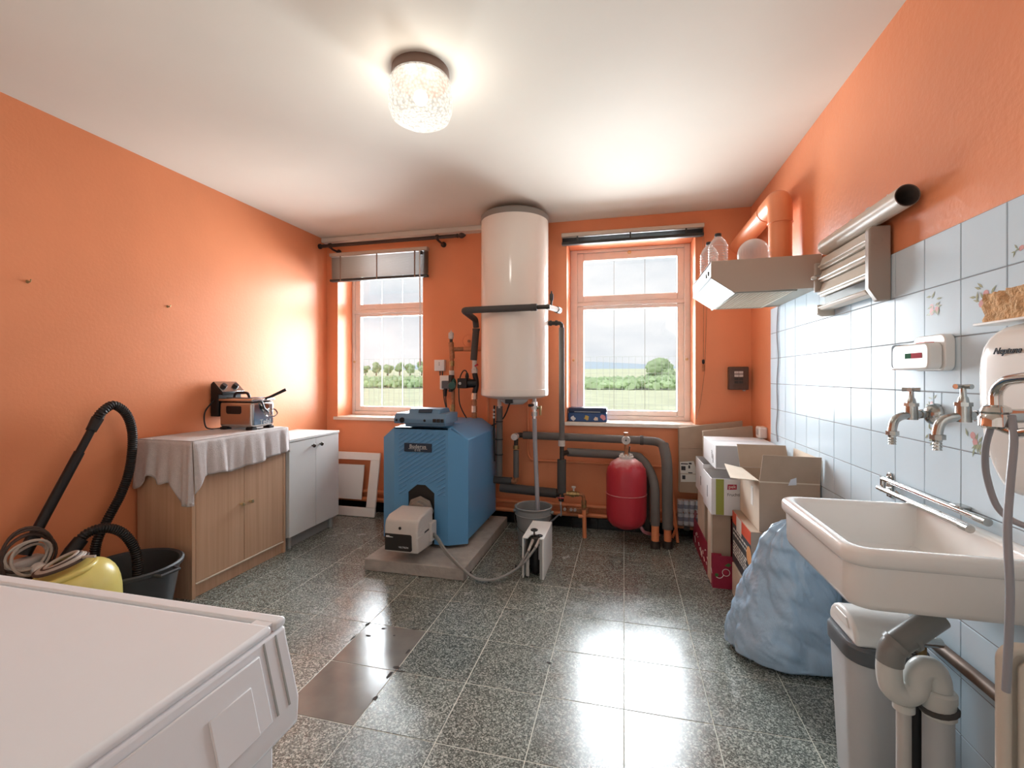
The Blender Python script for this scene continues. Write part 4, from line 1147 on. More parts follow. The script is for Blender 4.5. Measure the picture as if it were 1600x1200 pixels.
for a, b, ky in ((cy0 + .025, ym - .0015, ym - .03), (ym + .0015, cy1 - .025, ym + .04)):
    d = MB().box(cx - .018, cx, a, b, .085, ch - .022).build('door', 'brown_lam', cb, bevel=.0015)
    MB().lathe([(.006, 0), (.006, .012), (.012, .017), (.011, .026), (0, .028)], (cx, ky, .437), 14, (1, 0, 0)).build('knob', 'knob_gold', d)

# cloth draped over it
def cloth():
    m = MB()
    z = ch + .004
    xs_, xe_ = XL + .03, cx + .008
    y0, y1 = cy0 - .008, cy1 + .006
    def drop_front(y):
        t = (y - y0) / (y1 - y0)
        return .178 + .022 * math.sin(t * 4.2 + .2) + .005 * math.sin(t * 23)
    NU, NV, NS = 90, 22, 14
    top = lambda a, b: Vector((xs_ + (xe_ - xs_) * b, y0 + (y1 - y0) * a, z + .0015 * math.sin(40 * a) * math.sin(25 * b)))
    m.grid(top, NU, NV)
    def front(a, b):
        y = y0 + (y1 - y0) * a
        w = b ** .7
        d = drop_front(y) * b + (.10 * b * max(0, 1 - a * 14) ** 1.2)
        fold = (.007 * math.sin(a * 27 + 2.2 * math.sin(a * 7)) + .004 * math.sin(a * 71 + 3 * math.sin(a * 5)) + .010 * noise.noise(Vector((a * 9, b * .6, 0)))) * w
        return Vector((xe_ + .004 + .018 * w + fold * .9, y + .010 * w * math.sin(a * 31), z - .004 * (b > 0) - d))
    m.grid(front, NU, NS)
    def side(a, b):      # over the side facing the camera
        w = b ** .7; t = a
        d = (.235 + .03 * math.sin(t * 7 + 2.2) + .02 * math.sin(t * 17) + (.12 * max(0, t - .72) / .28 if t > .72 else 0)) * b
        fold = .008 * math.sin(a * 29) * w + .02 * w * max(0, t - .8) * 5 * math.sin(a * 60)
        x = xs_ - .012 * w * (1 - t) + (xe_ + .004 - xs_) * t + .02 * w * (t ** 4)
        return Vector((x, y0 - .002 - .016 * w - fold, z - .004 * (b > 0) - d))
    m.grid(side, 44, NS)
    def far(a, b):
        w = b ** .7
        return Vector((xs_ + (xe_ + .006 - xs_) * a + .01 * w * a, y1 + .001 + .005 * w + .003 * math.sin(a * 20) * w, z - .004 * (b > 0) - (.14 + .03 * math.sin(a * 8)) * b))
    m.grid(far, 30, NS)
    return m
co = cloth().build('draped_cloth', 'cloth', None, angle=60)
import bmesh
bm = bmesh.new(); bm.from_mesh(co.data); bmesh.ops.remove_doubles(bm, verts=bm.verts, dist=.0006); bm.to_mesh(co.data); bm.free()
sm = co.modifiers.new('solid', 'SOLIDIFY'); sm.thickness = .003; sm.offset = 1
tag(co, 'lilac grey cloth draped over the top of the beech-coloured cupboard', 'cloth')

# deep fryer
fz = ch + .0062
fx0, fx1, fy0, fy1 = -2.60, -2.335, 2.475, 2.672
fr_ = thing('deep_fryer', 'stainless steel deep fryer with lid standing on the draped cloth', 'fryer', ((fx0 + fx1) / 2, (fy0 + fy1) / 2, fz))
MB().box(fx0, fx1, fy0, fy1, fz + .015, fz + .185).build('housing', 'steel', fr_, bevel=.022, seg=5)
MB().box(fx0 - .004, fx1 + .004, fy0 - .004, fy1 + .004, fz + .186, fz + .206).build('lid', 'steel', fr_, bevel=.012, seg=4)
MB().box(fx0 + .03, fx1 - .05, fy0 + .03, fy1 - .03, fz + .206, fz + .212).build('lid_window', 'smoke', fr_, bevel=.003)
MB().tube(rounded([(fx0 + .075, fy0 + .05, fz + .205), (fx0 + .085, fy0 + .05, fz + .243), (fx0 + .185, fy0 + .05, fz + .243), (fx0 + .198, fy0 + .05, fz + .205)], .02), .009, 10).build('lid_handle', 'black', fr_)
MB().prism([(fx0 + .06, fz + .115), (fx0 + .07, fz + .105), (fx0 + .17, fz + .105), (fx0 + .18, fz + .115), (fx0 + .18, fz + .150), (fx0 + .175, fz + .157), (fx0 + .065, fz + .157), (fx0 + .06, fz + .150)], 'y', fy0 - .0015, fy0 + .01).build('viewing_window', 'black', fr_, bevel=.001)
for a, b in ((fx0 + .005, fy0 + .005), (fx1 - .055, fy0 + .003), (fx1 - .055, fy1 - .045), (fx0 + .005, fy1 - .045)):
    MB().box(a, a + .052, b, b + .042, fz, fz + .018).build('foot', 'black', fr_, bevel=.003)
letters('Tefal', .046, 'silver', fr_, frame4((fx1 + .0006, (fy0 + fy1) / 2 + .012, fz + .048), (0, 1, 0), (1, 0, 0)), extrude=.0015, space=1.05)
# basket handle and drain clip
MB().tube([(fx1 - .015, fy0 + .12, fz + .203), (fx1 + .02, fy0 + .13, fz + .212), (fx1 + .10, fy0 + .185, fz + .262)], [.006, .009, .011], 10).build('basket_handle', 'black', fr_)
MB().cyl((fx1 + .002, fy0 + .105, fz + .150), (fx1 + .018, fy0 + .105, fz + .150), .018, n=18).build('dial', 'chrome', fr_)
MB().tube([(fx1 + .010, fy0 + .07, fz + .185), (fx1 + .016, fy0 + .085, fz + .14), (fx1 + .018, fy0 + .115, fz + .115)], .006, 8).build('clip_arm', 'black', fr_)
MB().tube([(fx1 + .018, fy0 + .12, fz + .122), (fx1 + .024, fy0 + .165, fz + .128), (fx1 + .030, fy0 + .185, fz + .100), (fx1 + .026, fy0 + .16, fz + .082), (fx1 + .02, fy0 + .135, fz + .09)], .005, 8, closed=True, sm=5).build('hose_clip', 'chrome', fr_)
# control unit with heating element at the back
kx0, kx1, ky0, ky1 = XL + .012, fx0 - .004, 2.475, 2.665
ku = MB().prism([(kx0, fz + .085), (kx1, fz + .085), (kx1, fz + .235), (kx1 + .03, fz + .225), (kx1 + .035, fz + .245), (kx0 + .02, fz + .318), (kx0, fz + .30)], 'y', ky0, ky1).build('control_unit', 'black', fr_, bevel=.006)
sl_ = Vector((kx0 + .02, 0, fz + .318)); sr_ = Vector((kx1 + .035, 0, fz + .245))
nrm = Vector((.073, 0, .08)).normalized()
def onk(t, y, o=0): q = sl_ + (sr_ - sl_) * t + nrm * o; return Vector((q.x, y, q.z))
MB().plate([onk(.06, ky0 + .006), onk(.94, ky0 + .006), onk(.94, ky1 - .006), onk(.06, ky1 - .006)], nrm * .002).build('control_panel', 'steel', ku, bevel=.001, seg=1)
for y in (ky0 + .045, ky1 - .05):
    MB().lathe([(.020, 0), (.017, .018), (0, .019)], onk(.5, y, .002), 16, nrm).build('dial', 'black', ku)
MB().tube([(kx0 + .03, ky0 + .01, fz + .20), (kx0 + .012, ky0 - .05, fz + .12), (kx0 + .02, ky0 - .055, fz + .03), (kx0 + .03, ky0 - .02, fz + .006), (kx0 + .05, ky0 + .06, fz + .005)], .0045, 8, sm=8).build('power_cord', 'black', fr_)

# white cupboard
vx, vy0, vy1, vh = -2.275, 2.738, 3.312, .775
vc = thing('cupboard', 'low white laminate cupboard with two doors in the far left corner', 'cabinet', ((XL + vx) / 2, (vy0 + vy1) / 2, 0))
MB().box(XL + .005, vx - .02, vy0, vy1, .085, vh - .02).build('carcass', 'lam_white', vc, bevel=.002)
MB().box(XL + .005, vx + .004, vy0 - .003, vy1 + .005, vh - .018, vh).build('top_panel', 'lam_white', vc, bevel=.002)
MB().box(XL + .02, vx - .045, vy0 + .005, vy1 - .01, 0, .085).build('plinth', 'lam_grey', vc)
for yy in (vy0 + .04, vy1 - .06): MB().cyl((vx - .035, yy, 0), (vx - .035, yy, .085), .016, n=12).build('foot', 'lam_grey', vc)
ym = (vy0 + vy1) / 2
for a, b, ky in ((vy0 + .002, ym - .0015, ym - .045), (ym + .0015, vy1 - .002, ym + .045)):
    d = MB().box(vx - .018, vx, a, b, .088, vh - .022).build('door', 'lam_white', vc, bevel=.0015)
    MB().lathe([(.006, 0), (.006, .012), (.014, .016), (.014, .024), (.010, .028), (0, .029)], (vx, ky, vh - .075), 16, (1, 0, 0)).build('knob', 'knob_dark', d)

# white frame leaning on the back wall, with a small board behind it
ft = .02
fm_ = thing('wooden_frame', 'empty white painted frame leaning on the back wall beside boiler', 'frame', (-2.3, 3.62, 0))
def lean(x, z, off=0): return Vector((x, 3.555 + .105 * z / .545 + off, z))
def bar(nm, x0, x1, z0, z1):
    return MB().plate([lean(x0, z0), lean(x1, z0), lean(x1, z1), lean(x0, z1)], (0, -.02, .003)).build(nm, 'white', fm_, bevel=.003)
X0, X1, Z1 = -2.66, -2.085, .540
bar('rail', X0, X1, .002, .078); bar('rail', X0, X1, .475, Z1); bar('stile', X0, X0 + .085, .079, .474); bar('stile', X1 - .088, X1, .079, .474)
m = MB().plate([(-2.60, 3.625, .125), (-2.265, 3.625, .125), (-2.258, 3.665, .425), (-2.60, 3.665, .425)], (0, .012, 0))
tag(m.build('board', 'lam_white', bevel=.002), 'small white board leaning on pipes behind the empty white frame', 'board')

# nails left in the left wall
for u, v, lab in ((43, 440, 'bent nail in the left wall, nearest to the camera'), (262, 479, 'bent nail in the left wall above the cupboards')):
    p = aX(u, v, XL)
    n_ = MB().tube([(XL - .002, p.y, p.z), (XL + .018, p.y, p.z - .002), (XL + .022, p.y, p.z + .010)], .0025, 8)
    o = n_.lathe([(.0, 0), (.008, .001), (.006, .004), (0, .005)], (XL, p.y, p.z), 10, (1, 0, 0)).build('nail', 'brass')
    tag(o, lab, 'nail')

# black tub
ux, uy = -2.35, 1.735
tb = thing('tub', 'charcoal plastic tub on the floor beside the beech-coloured cupboard', 'tub', (ux, uy, 0))
sc = lambda prof: [(r * 1.0, z) for r, z in prof]
MB().open_lathe([(.0, .004), (.15, .004), (.155, .012), (.196, .255), (.197, .275), (.214, .282), (.216, .296), (.208, .302), (.195, .296), (.188, .27), (.148, .016), (0, .014)], (ux, uy, 0), 44).build('body', 'charcoal', tb)
for s in (-1, 1):
    MB().tube([(ux + s * .2, uy - .05, .285), (ux + s * .245, uy - .045, .283), (ux + s * .245, uy + .045, .283), (ux + s * .2, uy + .05, .285)], .008, 8).build('grip', 'charcoal', tb)

# vacuum cleaner
vcx, vcy = -2.27, 1.42
va = thing('vacuum_cleaner', 'pale yellow canister vacuum cleaner with a long black wand against the wall', 'vacuum cleaner', (vcx, vcy, 0))
def vshape(d):
    k = 1.0
    if d.z < -.2: k *= .96
    return k
vb = MB()
def vv(a, b):
    th = 2 * PI * a; ph = PI * b
    ex = lambda c, e: math.copysign(abs(c) ** e, c)
    x = ex(math.sin(ph), .75) * ex(math.cos(th), .8) * .165
    y = ex(math.sin(ph), .75) * ex(math.sin(th), .8) * .215
    z = ex(math.cos(ph), .8) * .165
    return Vector((vcx + x, vcy + y * .8, .255 + z + .05 * max(0, z / .165) * (x / .165 * .5 + y / .215 * .9)))
vb.grid(vv, 36, 20)
body = vb.build('body', 'yellow', va, angle=180)
cz = lambda x, y: .385 + .04 * ((y - vcy) / .2)
MB().tube([(vcx + .10 * math.cos(t * PI / 16), vcy - .01 + .10 * math.sin(t * PI / 16), 0.400 + .016 * math.cos(t * PI / 16) + .018 * math.sin(t * PI / 16)) for t in range(32)], .012, 8, closed=True).build('cable_tray', 'yellow', va, angle=180)
for k in range(5):
    r = .082 - .008 * k
    MB().tube([(vcx - .005 + r * .95 * math.cos(t * PI / 12 + k), vcy - .015 + r * math.sin(t * PI / 12 + k), .438 + .004 * k + .012 * math.cos(t * PI / 12 + k) + .017 * math.sin(t * PI / 12 + k)) for t in range(24)], .0065, 8, closed=True).build('power_cord', 'cord' if k % 3 else 'cord_dark', va)
MB().tube([(vcx + .05, vcy + .02, .452), (vcx + .09, vcy + .01, .468), (vcx + .13, vcy + .02, .470)], .006, 8, sm=5).build('cord_end', 'cord', va)
for s in (-1, 1):
    MB().cyl((vcx + s * .172, vcy - .02, .10), (vcx + s * .13, vcy - .02, .10), .10, n=28).build('wheel', 'black', va, bevel=.008)
MB().cyl((vcx + .02, vcy - .16, .0), (vcx + .02, vcy - .16, .06), .03, n=14).build('castor', 'black', va)
MB().lathe([(.028, 0), (.036, .004), (.038, .018), (.030, .026), (.0, .028)], (vcx + .155, vcy - .06, .33), 20, (.8, -.5, .35)).build('switch_knob', 'black', va)
# corrugated hose, wand, cuffs
def corrugated(pts, r, sm=18):
    pp = smooth([Vector(p) for p in pts], sm)
    # resample evenly, ridge every 9 mm
    L = [0]
    for a, b in zip(pp, pp[1:]): L.append(L[-1] + (b - a).length)
    n = int(L[-1] / .0055); out = []; j = 0
    for i in range(n + 1):
        s = L[-1] * i / n
        while j < len(L) - 2 and L[j + 1] < s: j += 1
        t = (s - L[j]) / max(1e-6, L[j + 1] - L[j])
        out.append(pp[j].lerp(pp[j + 1], t))
    return MB().tube(out, [r * (1.0 if i % 2 else .84) for i in range(len(out))], 12)
xw = -2.585
W0, Wt = aX(152, 655, xw - .02), aX(42, 858, xw + .0)
wd = (Wt - W0)
MB().tube([W0 + wd * .02, W0 + wd * .30], .0175, 14).build('wand', 'black', va)
MB().tube([W0 + wd * .28, W0 + wd * 1.0], .0215, 14).build('wand_sleeve', 'black', va)
MB().tube([W0 - wd * .01, W0 + wd * .10], [.026, .0225, .0225], 14).build('hose_cuff', 'black_rubber', va)
MB().tube([W0 + wd * .90, W0 + wd * 1.04], .026, 14).build('wand_collar', 'black', va)
fl_ = W0 + wd * 1.04
MB().box(fl_.x - .02, fl_.x + .05, fl_.y - .10, fl_.y + .06, fl_.z - .13, fl_.z - .01).build('floor_head', 'ltgrey', va, bevel=.015, seg=3)
corrugated([W0 - wd * .0, aX(160, 643, xw), aX(178, 633, xw), aX(198, 648, xw), aX(207, 680, xw), aX(203, 730, xw), aX(190, 770, xw - .01), aX(168, 812, xw - .02), aX(152, 845, xw - .02), aX(147, 880, xw - .02), aX(150, 925, xw - .02)], .0235).build('hose', 'black_rubber', va, angle=25)
xh = -2.46
pts_ = [aX(112, 862, xh), aX(122, 848, xh), aX(135, 834, xh + .01), aX(160, 825, xh + .03), aX(187, 830, xh + .05), aX(205, 848, xh + .07), aX(214, 872, xh + .085), aX(215, 905, xh + .09)]
corrugated(pts_[1:], .0235).build('hose', 'black_rubber', va, angle=25)
MB().tube([pts_[0], pts_[1].lerp(pts_[2], .4)], [.031, .029, .026], 14).build('hose_cuff', 'black', va)
MB().tube([pts_[0], Vector((pts_[0].x + .02, pts_[0].y - .06, .36))], .03, 14).build('hose_socket', 'black', va)

# coiled flex hanging on the wand
cp = aX(38, 866, -2.53)
ck = thing('cable_coil', 'coil of dark brown and grey cable hung over the vacuum wand', 'cable', cp)
rnd = random.Random(8)
for k in range(7):
    ry, rz = .105 + rnd.uniform(-.025, .012), .105 + rnd.uniform(-.03, .012)
    if k >= 4: ry -= .03; rz -= .03
    ox, oy, oz = rnd.uniform(0, .05), rnd.uniform(-.012, .012), rnd.uniform(-.014, .008)
    MB().tube([(cp.x + ox + .01 * math.sin(2 * t * PI / 14 + k), cp.y + oy + ry * math.cos(t * PI / 14), cp.z + oz + rz * math.sin(t * PI / 14)) for t in range(28)], .0058, 8, closed=True).build('loop', 'cord_dark' if k < 4 else 'cord', ck)
MB().cyl((cp.x + .03, cp.y + .03, cp.z - .07), (cp.x + .10, cp.y + .0, cp.z - .06), .026, .022, 16).build('plug', 'white_plastic', ck)

# ------------------------------------------------------------------ blinds and curtain rod
def blind(label, x0, x1, zt, zb, nslat, gap, dark):
    t = thing('venetian_blind', label, 'blind', ((x0 + x1) / 2, 3.66, zb))
    MB().box(x0, x1, 3.635, 3.685, zt - .03, zt).build('headrail', 'headrail', t, bevel=.003)
    for k in range(nslat):
        z = zt - .036 - gap * k
        m = MB().prism([(3.640, z - .004), (3.660, z + .0005), (3.682, z - .004), (3.682, z - .0048), (3.660, z - .0003), (3.640, z - .0048)], 'x', x0 + .004, x1 - .004)
        m.build('slat', 'slat_dark' if dark else 'slat', t, flat=True)
    MB().box(x0 + .002, x1 - .002, 3.640, 3.682, zb, zb + .022).build('bottom_rail', 'slat_dark', t, bevel=.003)
    for fx in (.12, .5, .88):
        xx = x0 + (x1 - x0) * fx
        MB().box(xx - .006, xx + .006, 3.6355, 3.6365, zb + .0, zt - .03).build('ladder_tape', 'slat' if not dark else 'slat_dark', t, flat=True)
    for xx in (x0 + .04, x1 - .04):
        MB().box(xx - .012, xx + .012, 3.66, YB, zt - .012, zt + .004).build('bracket', 'headrail', t)
    return t
b1 = blind('brown venetian blind half raised over the left window', -2.596, -1.640, 2.335, 2.078, 21, .0092, False)
b2 = blind('charcoal venetian blind fully raised over the right window', -.485, .580, 2.360, 2.268, 11, .0045, True)
MB().cyl((-1.705, 3.63, 2.30), (-1.700, 3.63, 1.36), .0055, n=8).build('tilt_wand', 'white_plastic', b1)
MB().cyl((-1.700, 3.63, 1.375), (-1.700, 3.63, 1.31), .008, n=8).build('wand_tip', 'white_plastic', b1)
MB().box(-1.71, -1.69, 3.64, 3.66, 2.27, 2.30).build('cord_lock', 'iron', b1)
# pull cords of the right blind beside the window
q = aY(1099, 568, 3.70)
MB().tube([(.57, 3.655, 2.33), (q.x + .0, 3.69, 1.8), (q.x, 3.70, q.z)], .0018, 6).build('pull_cord', 'rusty', b2)
MB().tube([(.575, 3.655, 2.33), (q.x + .025, 3.695, 1.8), (q.x + .01, 3.70, q.z - .05), (q.x - .02, 3.70, q.z - .30), (q.x - .05, 3.70, q.z - .42)], .0018, 6).build('pull_cord', 'rusty', b2)
MB().lathe([(.004, 0), (.010, .01), (.010, .03), (.004, .036)], (q.x, 3.70, q.z - .005), 10).build('cord_tassel', 'black', b2)
MB().cyl((q.x + .002, 3.70, q.z - .06), (q.x + .002, 3.70, q.z - .01), .008, n=8).build('cord_joiner', 'rusty', b2)

rd = thing('curtain_rod', 'dark brown curtain rod with turned finial above the left window', 'curtain rod', (-2.0, 3.60, 2.39))
ra, rb_ = Vector((-2.655, 3.60, 2.392)), Vector((-1.36, 3.60, 2.392))
MB().cyl(ra, rb_, .0155, n=14).build('rod', 'rod', rd)
MB().lathe([(.012, 0), (.018, .006), (.018, .016), (.013, .022), (.022, .034), (.024, .05), (.018, .066), (.008, .078), (.006, .084), (0, .086)], rb_, 16, (1, 0, 0)).build('finial', 'rod', rd)
for xx in (-2.56, -1.53):
    MB().lathe([(.015, 0), (.023, .004), (.023, .022), (.015, .026)], (xx - .013, 3.60, 2.392), 16, (1, 0, 0)).build('ring', 'rod', rd)
    MB().tube([(xx, 3.60, 2.375), (xx + .01, 3.63, 2.362), (xx + .01, YB, 2.362)], .009, 10).build('bracket', 'rod', rd)
    MB().cyl((xx + .01, YB - .012, 2.362), (xx + .01, YB, 2.362), .024, n=16).build('rosette', 'rod', rd)
MB().lathe([(.015, 0), (.023, .004), (.023, .020), (.0, .026)], (-2.652, 3.60, 2.392), 16, (-1, 0, 0)).build('end_knob', 'rod', rd)

# blue tin on the right sill
tx0, tx1 = aY(888, 660, 3.74).x, aY(948, 660, 3.74).x
tn = thing('tin_box', 'dark blue rectangular tin box on the right window sill', 'tin', ((tx0 + tx1) / 2, 3.79, .852))
MB().box(tx0, tx1, 3.735, 3.85, .8525, .925).build('body', 'tin_blue', tn, bevel=.006)
MB().box(tx0 - .001, tx1 + .001, 3.733, 3.852, .925, .966).build('lid', 'tin_navy', tn, bevel=.012, seg=3)
MB().box(tx0 + .05, tx1 - .05, 3.7315, 3.735, .930, .934).build('lid_bead', 'silver', tn, bevel=.001, seg=1)
mx_ = (tx0 + tx1) / 2
def blot(nm, mat, x, z, s, seed, n=9):
    r_ = random.Random(seed)
    pts = [(x + s * (.55 + .45 * r_.random()) * math.cos(2 * PI * k / n), 3.7347, z + s * (.5 + .5 * r_.random()) * math.sin(2 * PI * k / n)) for k in range(n)]
    MB().plate(pts, (0, -.0012, 0)).build(nm, mat, tn, flat=True)
blot('print_patch', 'tin_gold', mx_ - .005, .885, .026, 1); blot('print_patch', 'silver', mx_ - .115, .880, .024, 2); blot('print_patch', 'card_light', mx_ + .07, .878, .022, 3); blot('print_patch', 'pink', tx1 - .028, .892, .028, 4)

# ------------------------------------------------------------------ range hood with what stands on it
HX0, HX1, HY0, HY1 = .421, XT - .0015, 2.45, 3.06
hd = thing('range_hood', 'greige kitchen range hood with glass visor on the right wall', 'range hood', ((HX0 + HX1) / 2, (HY0 + HY1) / 2, 1.634))
sp = [(HX0, 1.712), (.53, 1.634), (HX1, 1.640), (HX1, 1.800), (HX0, 1.793)]
MB().prism(sp, 'y', HY0, HY0 + .006).build('side_panel', 'hood', hd, bevel=.0015)
MB().prism(sp, 'y', HY1 - .006, HY1).build('side_panel', 'hood', hd, bevel=.0015)
MB().plate([(HX0, HY0 + .006, 1.7925), (HX1, HY0 + .006, 1.7995), (HX1, HY1 - .006, 1.7995), (HX0, HY1 - .006, 1.7925)], (0, 0, -.008)).build('top_panel', 'hood', hd)
MB().plate([(HX0, HY0 + .006, 1.793), (HX0, HY1 - .006, 1.793), (HX0, HY1 - .006, 1.712), (HX0, HY0 + .006, 1.712)], (.008, 0, 0)).build('front_panel', 'hood_light', hd)
for k in range(2):
    MB().box(HX0 - .006, HX0 + .001, HY0 + .06 + .06 * k, HY0 + .085 + .06 * k, 1.735, 1.755).build('switch', 'black', hd, bevel=.002)
def vis(t, o=0):
    a, b = Vector((HX0, 0, 1.712)), Vector((.53, 0, 1.634)); n = Vector((-.078, 0, -.109)).normalized()
    return a + (b - a) * t + n * o
def vq(t0, t1, y0, y1, o): 
    a, b = vis(t0, o), vis(t1, o)
    return [(a.x, y0, a.z), (a.x, y1, a.z), (b.x, y1, b.z), (b.x, y0, b.z)]
MB().plate(vq(.0, 1, HY0 + .006, HY1 - .006, 0), (.006, 0, .008)).build('visor', 'reflection_glass', hd)
MB().plate(vq(-.02, .06, HY0 + .003, HY1 - .003, .003), (.004, 0, .005)).build('visor_edge', 'ink', hd, flat=True)
MB().plate(vq(.96, 1.03, HY0 + .003, HY1 - .003, .004), (.006, 0, .008)).build('visor_trim', 'hood_light', hd, flat=True)
MB().plate(vq(0, 1, HY0 + .001, HY0 + .016, .003), (.006, 0, .008)).build('visor_trim', 'hood_light', hd, flat=True)
# underside: frame and grease filter of wires
MB().plate([(.53, HY0 + .006, 1.640), (HX1, HY0 + .006, 1.645), (HX1, HY1 - .006, 1.645), (.53, HY1 - .006, 1.640)], (0, 0, .006)).build('underside', 'hood_light', hd)
gx0, gx1, gy0, gy1 = .555, .80, HY0 + .03, HY1 - .03
MB().box(gx0, gx1, gy0, gy1, 1.6375, 1.640).build('filter_backing', 'mesh_dark', hd, flat=True)
m = MB()
for k in range(31):
    y = gy0 + (gy1 - gy0) * k / 30; m.box(gx0, gx1, y - .003, y + .003, 1.635, 1.6372)
for k in range(15):
    x = gx0 + (gx1 - gx0) * k / 14; m.box(x - .003, x + .003, gy0, gy1, 1.6345, 1.637)
tag(m.build('filter_mesh', 'mesh', hd, flat=True), kind='stuff')
for a, b, c, d in ((gx0 - .012, gx0, gy0 - .012, gy1 + .012), (gx1, gx1 + .012, gy0 - .012, gy1 + .012), (gx0, gx1, gy0 - .012, gy0), (gx0, gx1, gy1, gy1 + .012)):
    MB().box(a, b, c, d, 1.632, 1.640).build('filter_frame', 'hood_light', hd, bevel=.001, seg=1)

# exhaust pipe: up, elbow, then to the back wall
ex = aY(1219, 400, 2.78).x
er = .060
xp = thing('exhaust_pipe', 'fat orange painted exhaust pipe rising from the hood to the back wall', 'pipe', (ex, 2.78, 1.80))
ztop = 2.195
MB().cyl((ex, 2.78, 1.7985), (ex, 2.78, ztop - .12), er - .003, n=32).build('riser', 'orange_pipe', xp)
MB().tube(rounded([(ex, 2.78, ztop - .14), (ex, 2.78, ztop), (ex, 3.00, ztop)], .10, 10), er, 32).build('elbow', 'orange_pipe', xp, angle=50)
MB().cyl((ex, 2.98, ztop), (ex, YB, ztop), er - .003, n=32).build('run', 'orange_pipe', xp)
MB().tube([(ex + (er + .001) * math.cos(t * PI / 16), 2.78 + (er + .001) * math.sin(t * PI / 16), ztop - .138) for t in range(32)], .0025, 6, closed=True).build('joint_ring', 'orange_pipe', xp)
MB().tube([(ex + (er + .001) * math.cos(t * PI / 16), 2.995, ztop + (er + .001) * math.sin(t * PI / 16)) for t in range(32)], .0025, 6, closed=True).build('joint_ring', 'orange_pipe', xp)

# bottles and the spare glass globe on the hood
HZ = 1.7935
def bottle(label, x, y, h, r):
    t = thing('plastic_bottle', label, 'bottle', (x, y, HZ), 'bottles on the range hood')
    pr = [(0, .002), (r * .9, .002), (r, .012)]
    for k in range(9): pr += [(r, .02 + k * .014), (r * .95, .027 + k * .014)]
    pr += [(r, h * .66), (r * .99, h * .68), (r * .78, h * .79), (.020, h * .90), (.015, h * .92), (.015, h * .96)]
    MB().open_lathe([(a, b + HZ) for a, b in pr], (x, y, 0), 20).build('body', 'clearp', t, angle=25)
    MB().lathe([(.0165, h * .925), (.0175, h * .93), (.0175, h - .002), (.016, h), (0, h)], (x, y, HZ), 20).build('cap', 'black', t)
    return t
p = aY(1122, 400, 2.72); bottle('clear ribbed bottle with black cap on the hood, nearest to the camera', p.x, 2.72, .212, .050)
p = aY(1108, 400, 2.93); bottle('clear ribbed bottle with black cap half hidden behind the front bottle', p.x, 2.93, .225, .050)
p = aY(1177, 395, 2.66)
gl = thing('glass_globe', 'spare dimpled clear glass lamp globe lying on the hood by the exhaust pipe', 'globe', (p.x, 2.66, HZ))
globe_mat = clear('dimpled_globe_glass', .32, .1)
MB().sphere((p.x, 2.66, HZ + .076), .0775, 28, 20, (1, 1, 1), lambda d: 1 + .02 * math.sin(d.z * 26) * math.sin(math.atan2(d.y, d.x) * 14)).build('globe', globe_mat, gl, angle=12)
gl.location.z += 0
o_ = gl.children[0]
for v in o_.data.vertices: v.co.z = max(v.co.z, .004)

# ------------------------------------------------------------------ roll dispenser with a cardboard tube on it
DY0, DY1, DX = 1.872, 2.335, .842
ds = thing('roll_dispenser', 'beige wall mounted foil and paper roll dispenser above the tiles', 'dispenser', (.88, (DY0 + DY1) / 2, 1.485))
ep = [(DX, 1.532), (DX + .028, 1.486), (XT - .0008, 1.487), (XT - .0008, 1.752), (DX + .012, 1.752), (DX, 1.744)]
MB().prism(ep, 'y', DY0, DY0 + .032).build('end_cheek', 'taupe_plastic', ds, bevel=.005)
MB().lathe([(.016, 0), (.016, .0015), (.0145, .0015), (.0145, .0005)], (DX + .026, DY0, 1.70), 24, (0, -1, 0)).build('cheek_disc', 'taupe_plastic', ds)
for z0, z1, nm in ((1.695, 1.752, 'flap'), (1.640, 1.692, 'flap'), (1.575, 1.637, 'flap')):
    MB().prism([(DX + .012, z0), (DX + .016, z0), (XT - .02, z0), (XT - .02, z1), (DX + .022, z1), (DX + .010, z0 + .018)], 'y', DY0 + .032, DY1 - .01).build(nm, 'beige_plastic', ds, bevel=.003)
    MB().cyl((DX + .008, DY0 + .034, z0 + .016), (DX + .008, DY1 - .012, z0 + .016), .005, n=8).build('tear_bar', 'beige_plastic', ds)
MB().box(DX + .02, XT - .02, DY0 + .06, DY1 - .04, 1.525, 1.572).build('smoky_window', 'smoke', ds, bevel=.002)
MB().prism([(DX + .0, 1.527), (DX + .004, 1.533), (DX + .05, 1.520), (DX + .05, 1.512), (DX + .01, 1.515)], 'y', DY0 + .033, DY1 - .006).build('bottom_rail', 'beige_plastic', ds, bevel=.002)
MB().prism([(DX + .0, 1.540), (DX + .0, 1.50), (DX + .02, 1.488), (XT - .0008, 1.490), (XT - .0008, 1.52), (DX + .02, 1.54)], 'y', DY1 - .02, DY1).build('end_foot', 'beige_plastic', ds, bevel=.003)
for z0, z1 in ((1.60, 1.655), (1.672, 1.730)):
    MB().box(DX - .006, DX + .03, DY1 - .012, DY1 + .012, z0, z1).build('side_button', 'taupe_plastic', ds, bevel=.006)
MB().sphere((DX - .008, DY1, 1.664), .012, 12, 8, (1, 1, .8)).build('lever', 'white_plastic', ds)
tz = 1.7935
tu = MB()
ty0, ty1, txx, tr = 1.705, 2.30, .872, .0355
tu.open_lathe([(tr - .0025, .0), (tr, 0), (tr, ty1 - ty0), (tr - .0025, ty1 - ty0), (tr - .0025, 0)], (txx, ty0, tz), 32, (0, 1, 0))
tb_ = thing('paper_tube', 'white cardboard tube lying on top of the roll dispenser', 'tube', (txx, (ty0 + ty1) / 2, tz - tr))
MB().open_lathe([(tr, 0), (tr, ty1 - ty0)], (txx, ty0, tz), 32, (0, 1, 0)).build('outer_wall', 'beige_plastic', tb_)
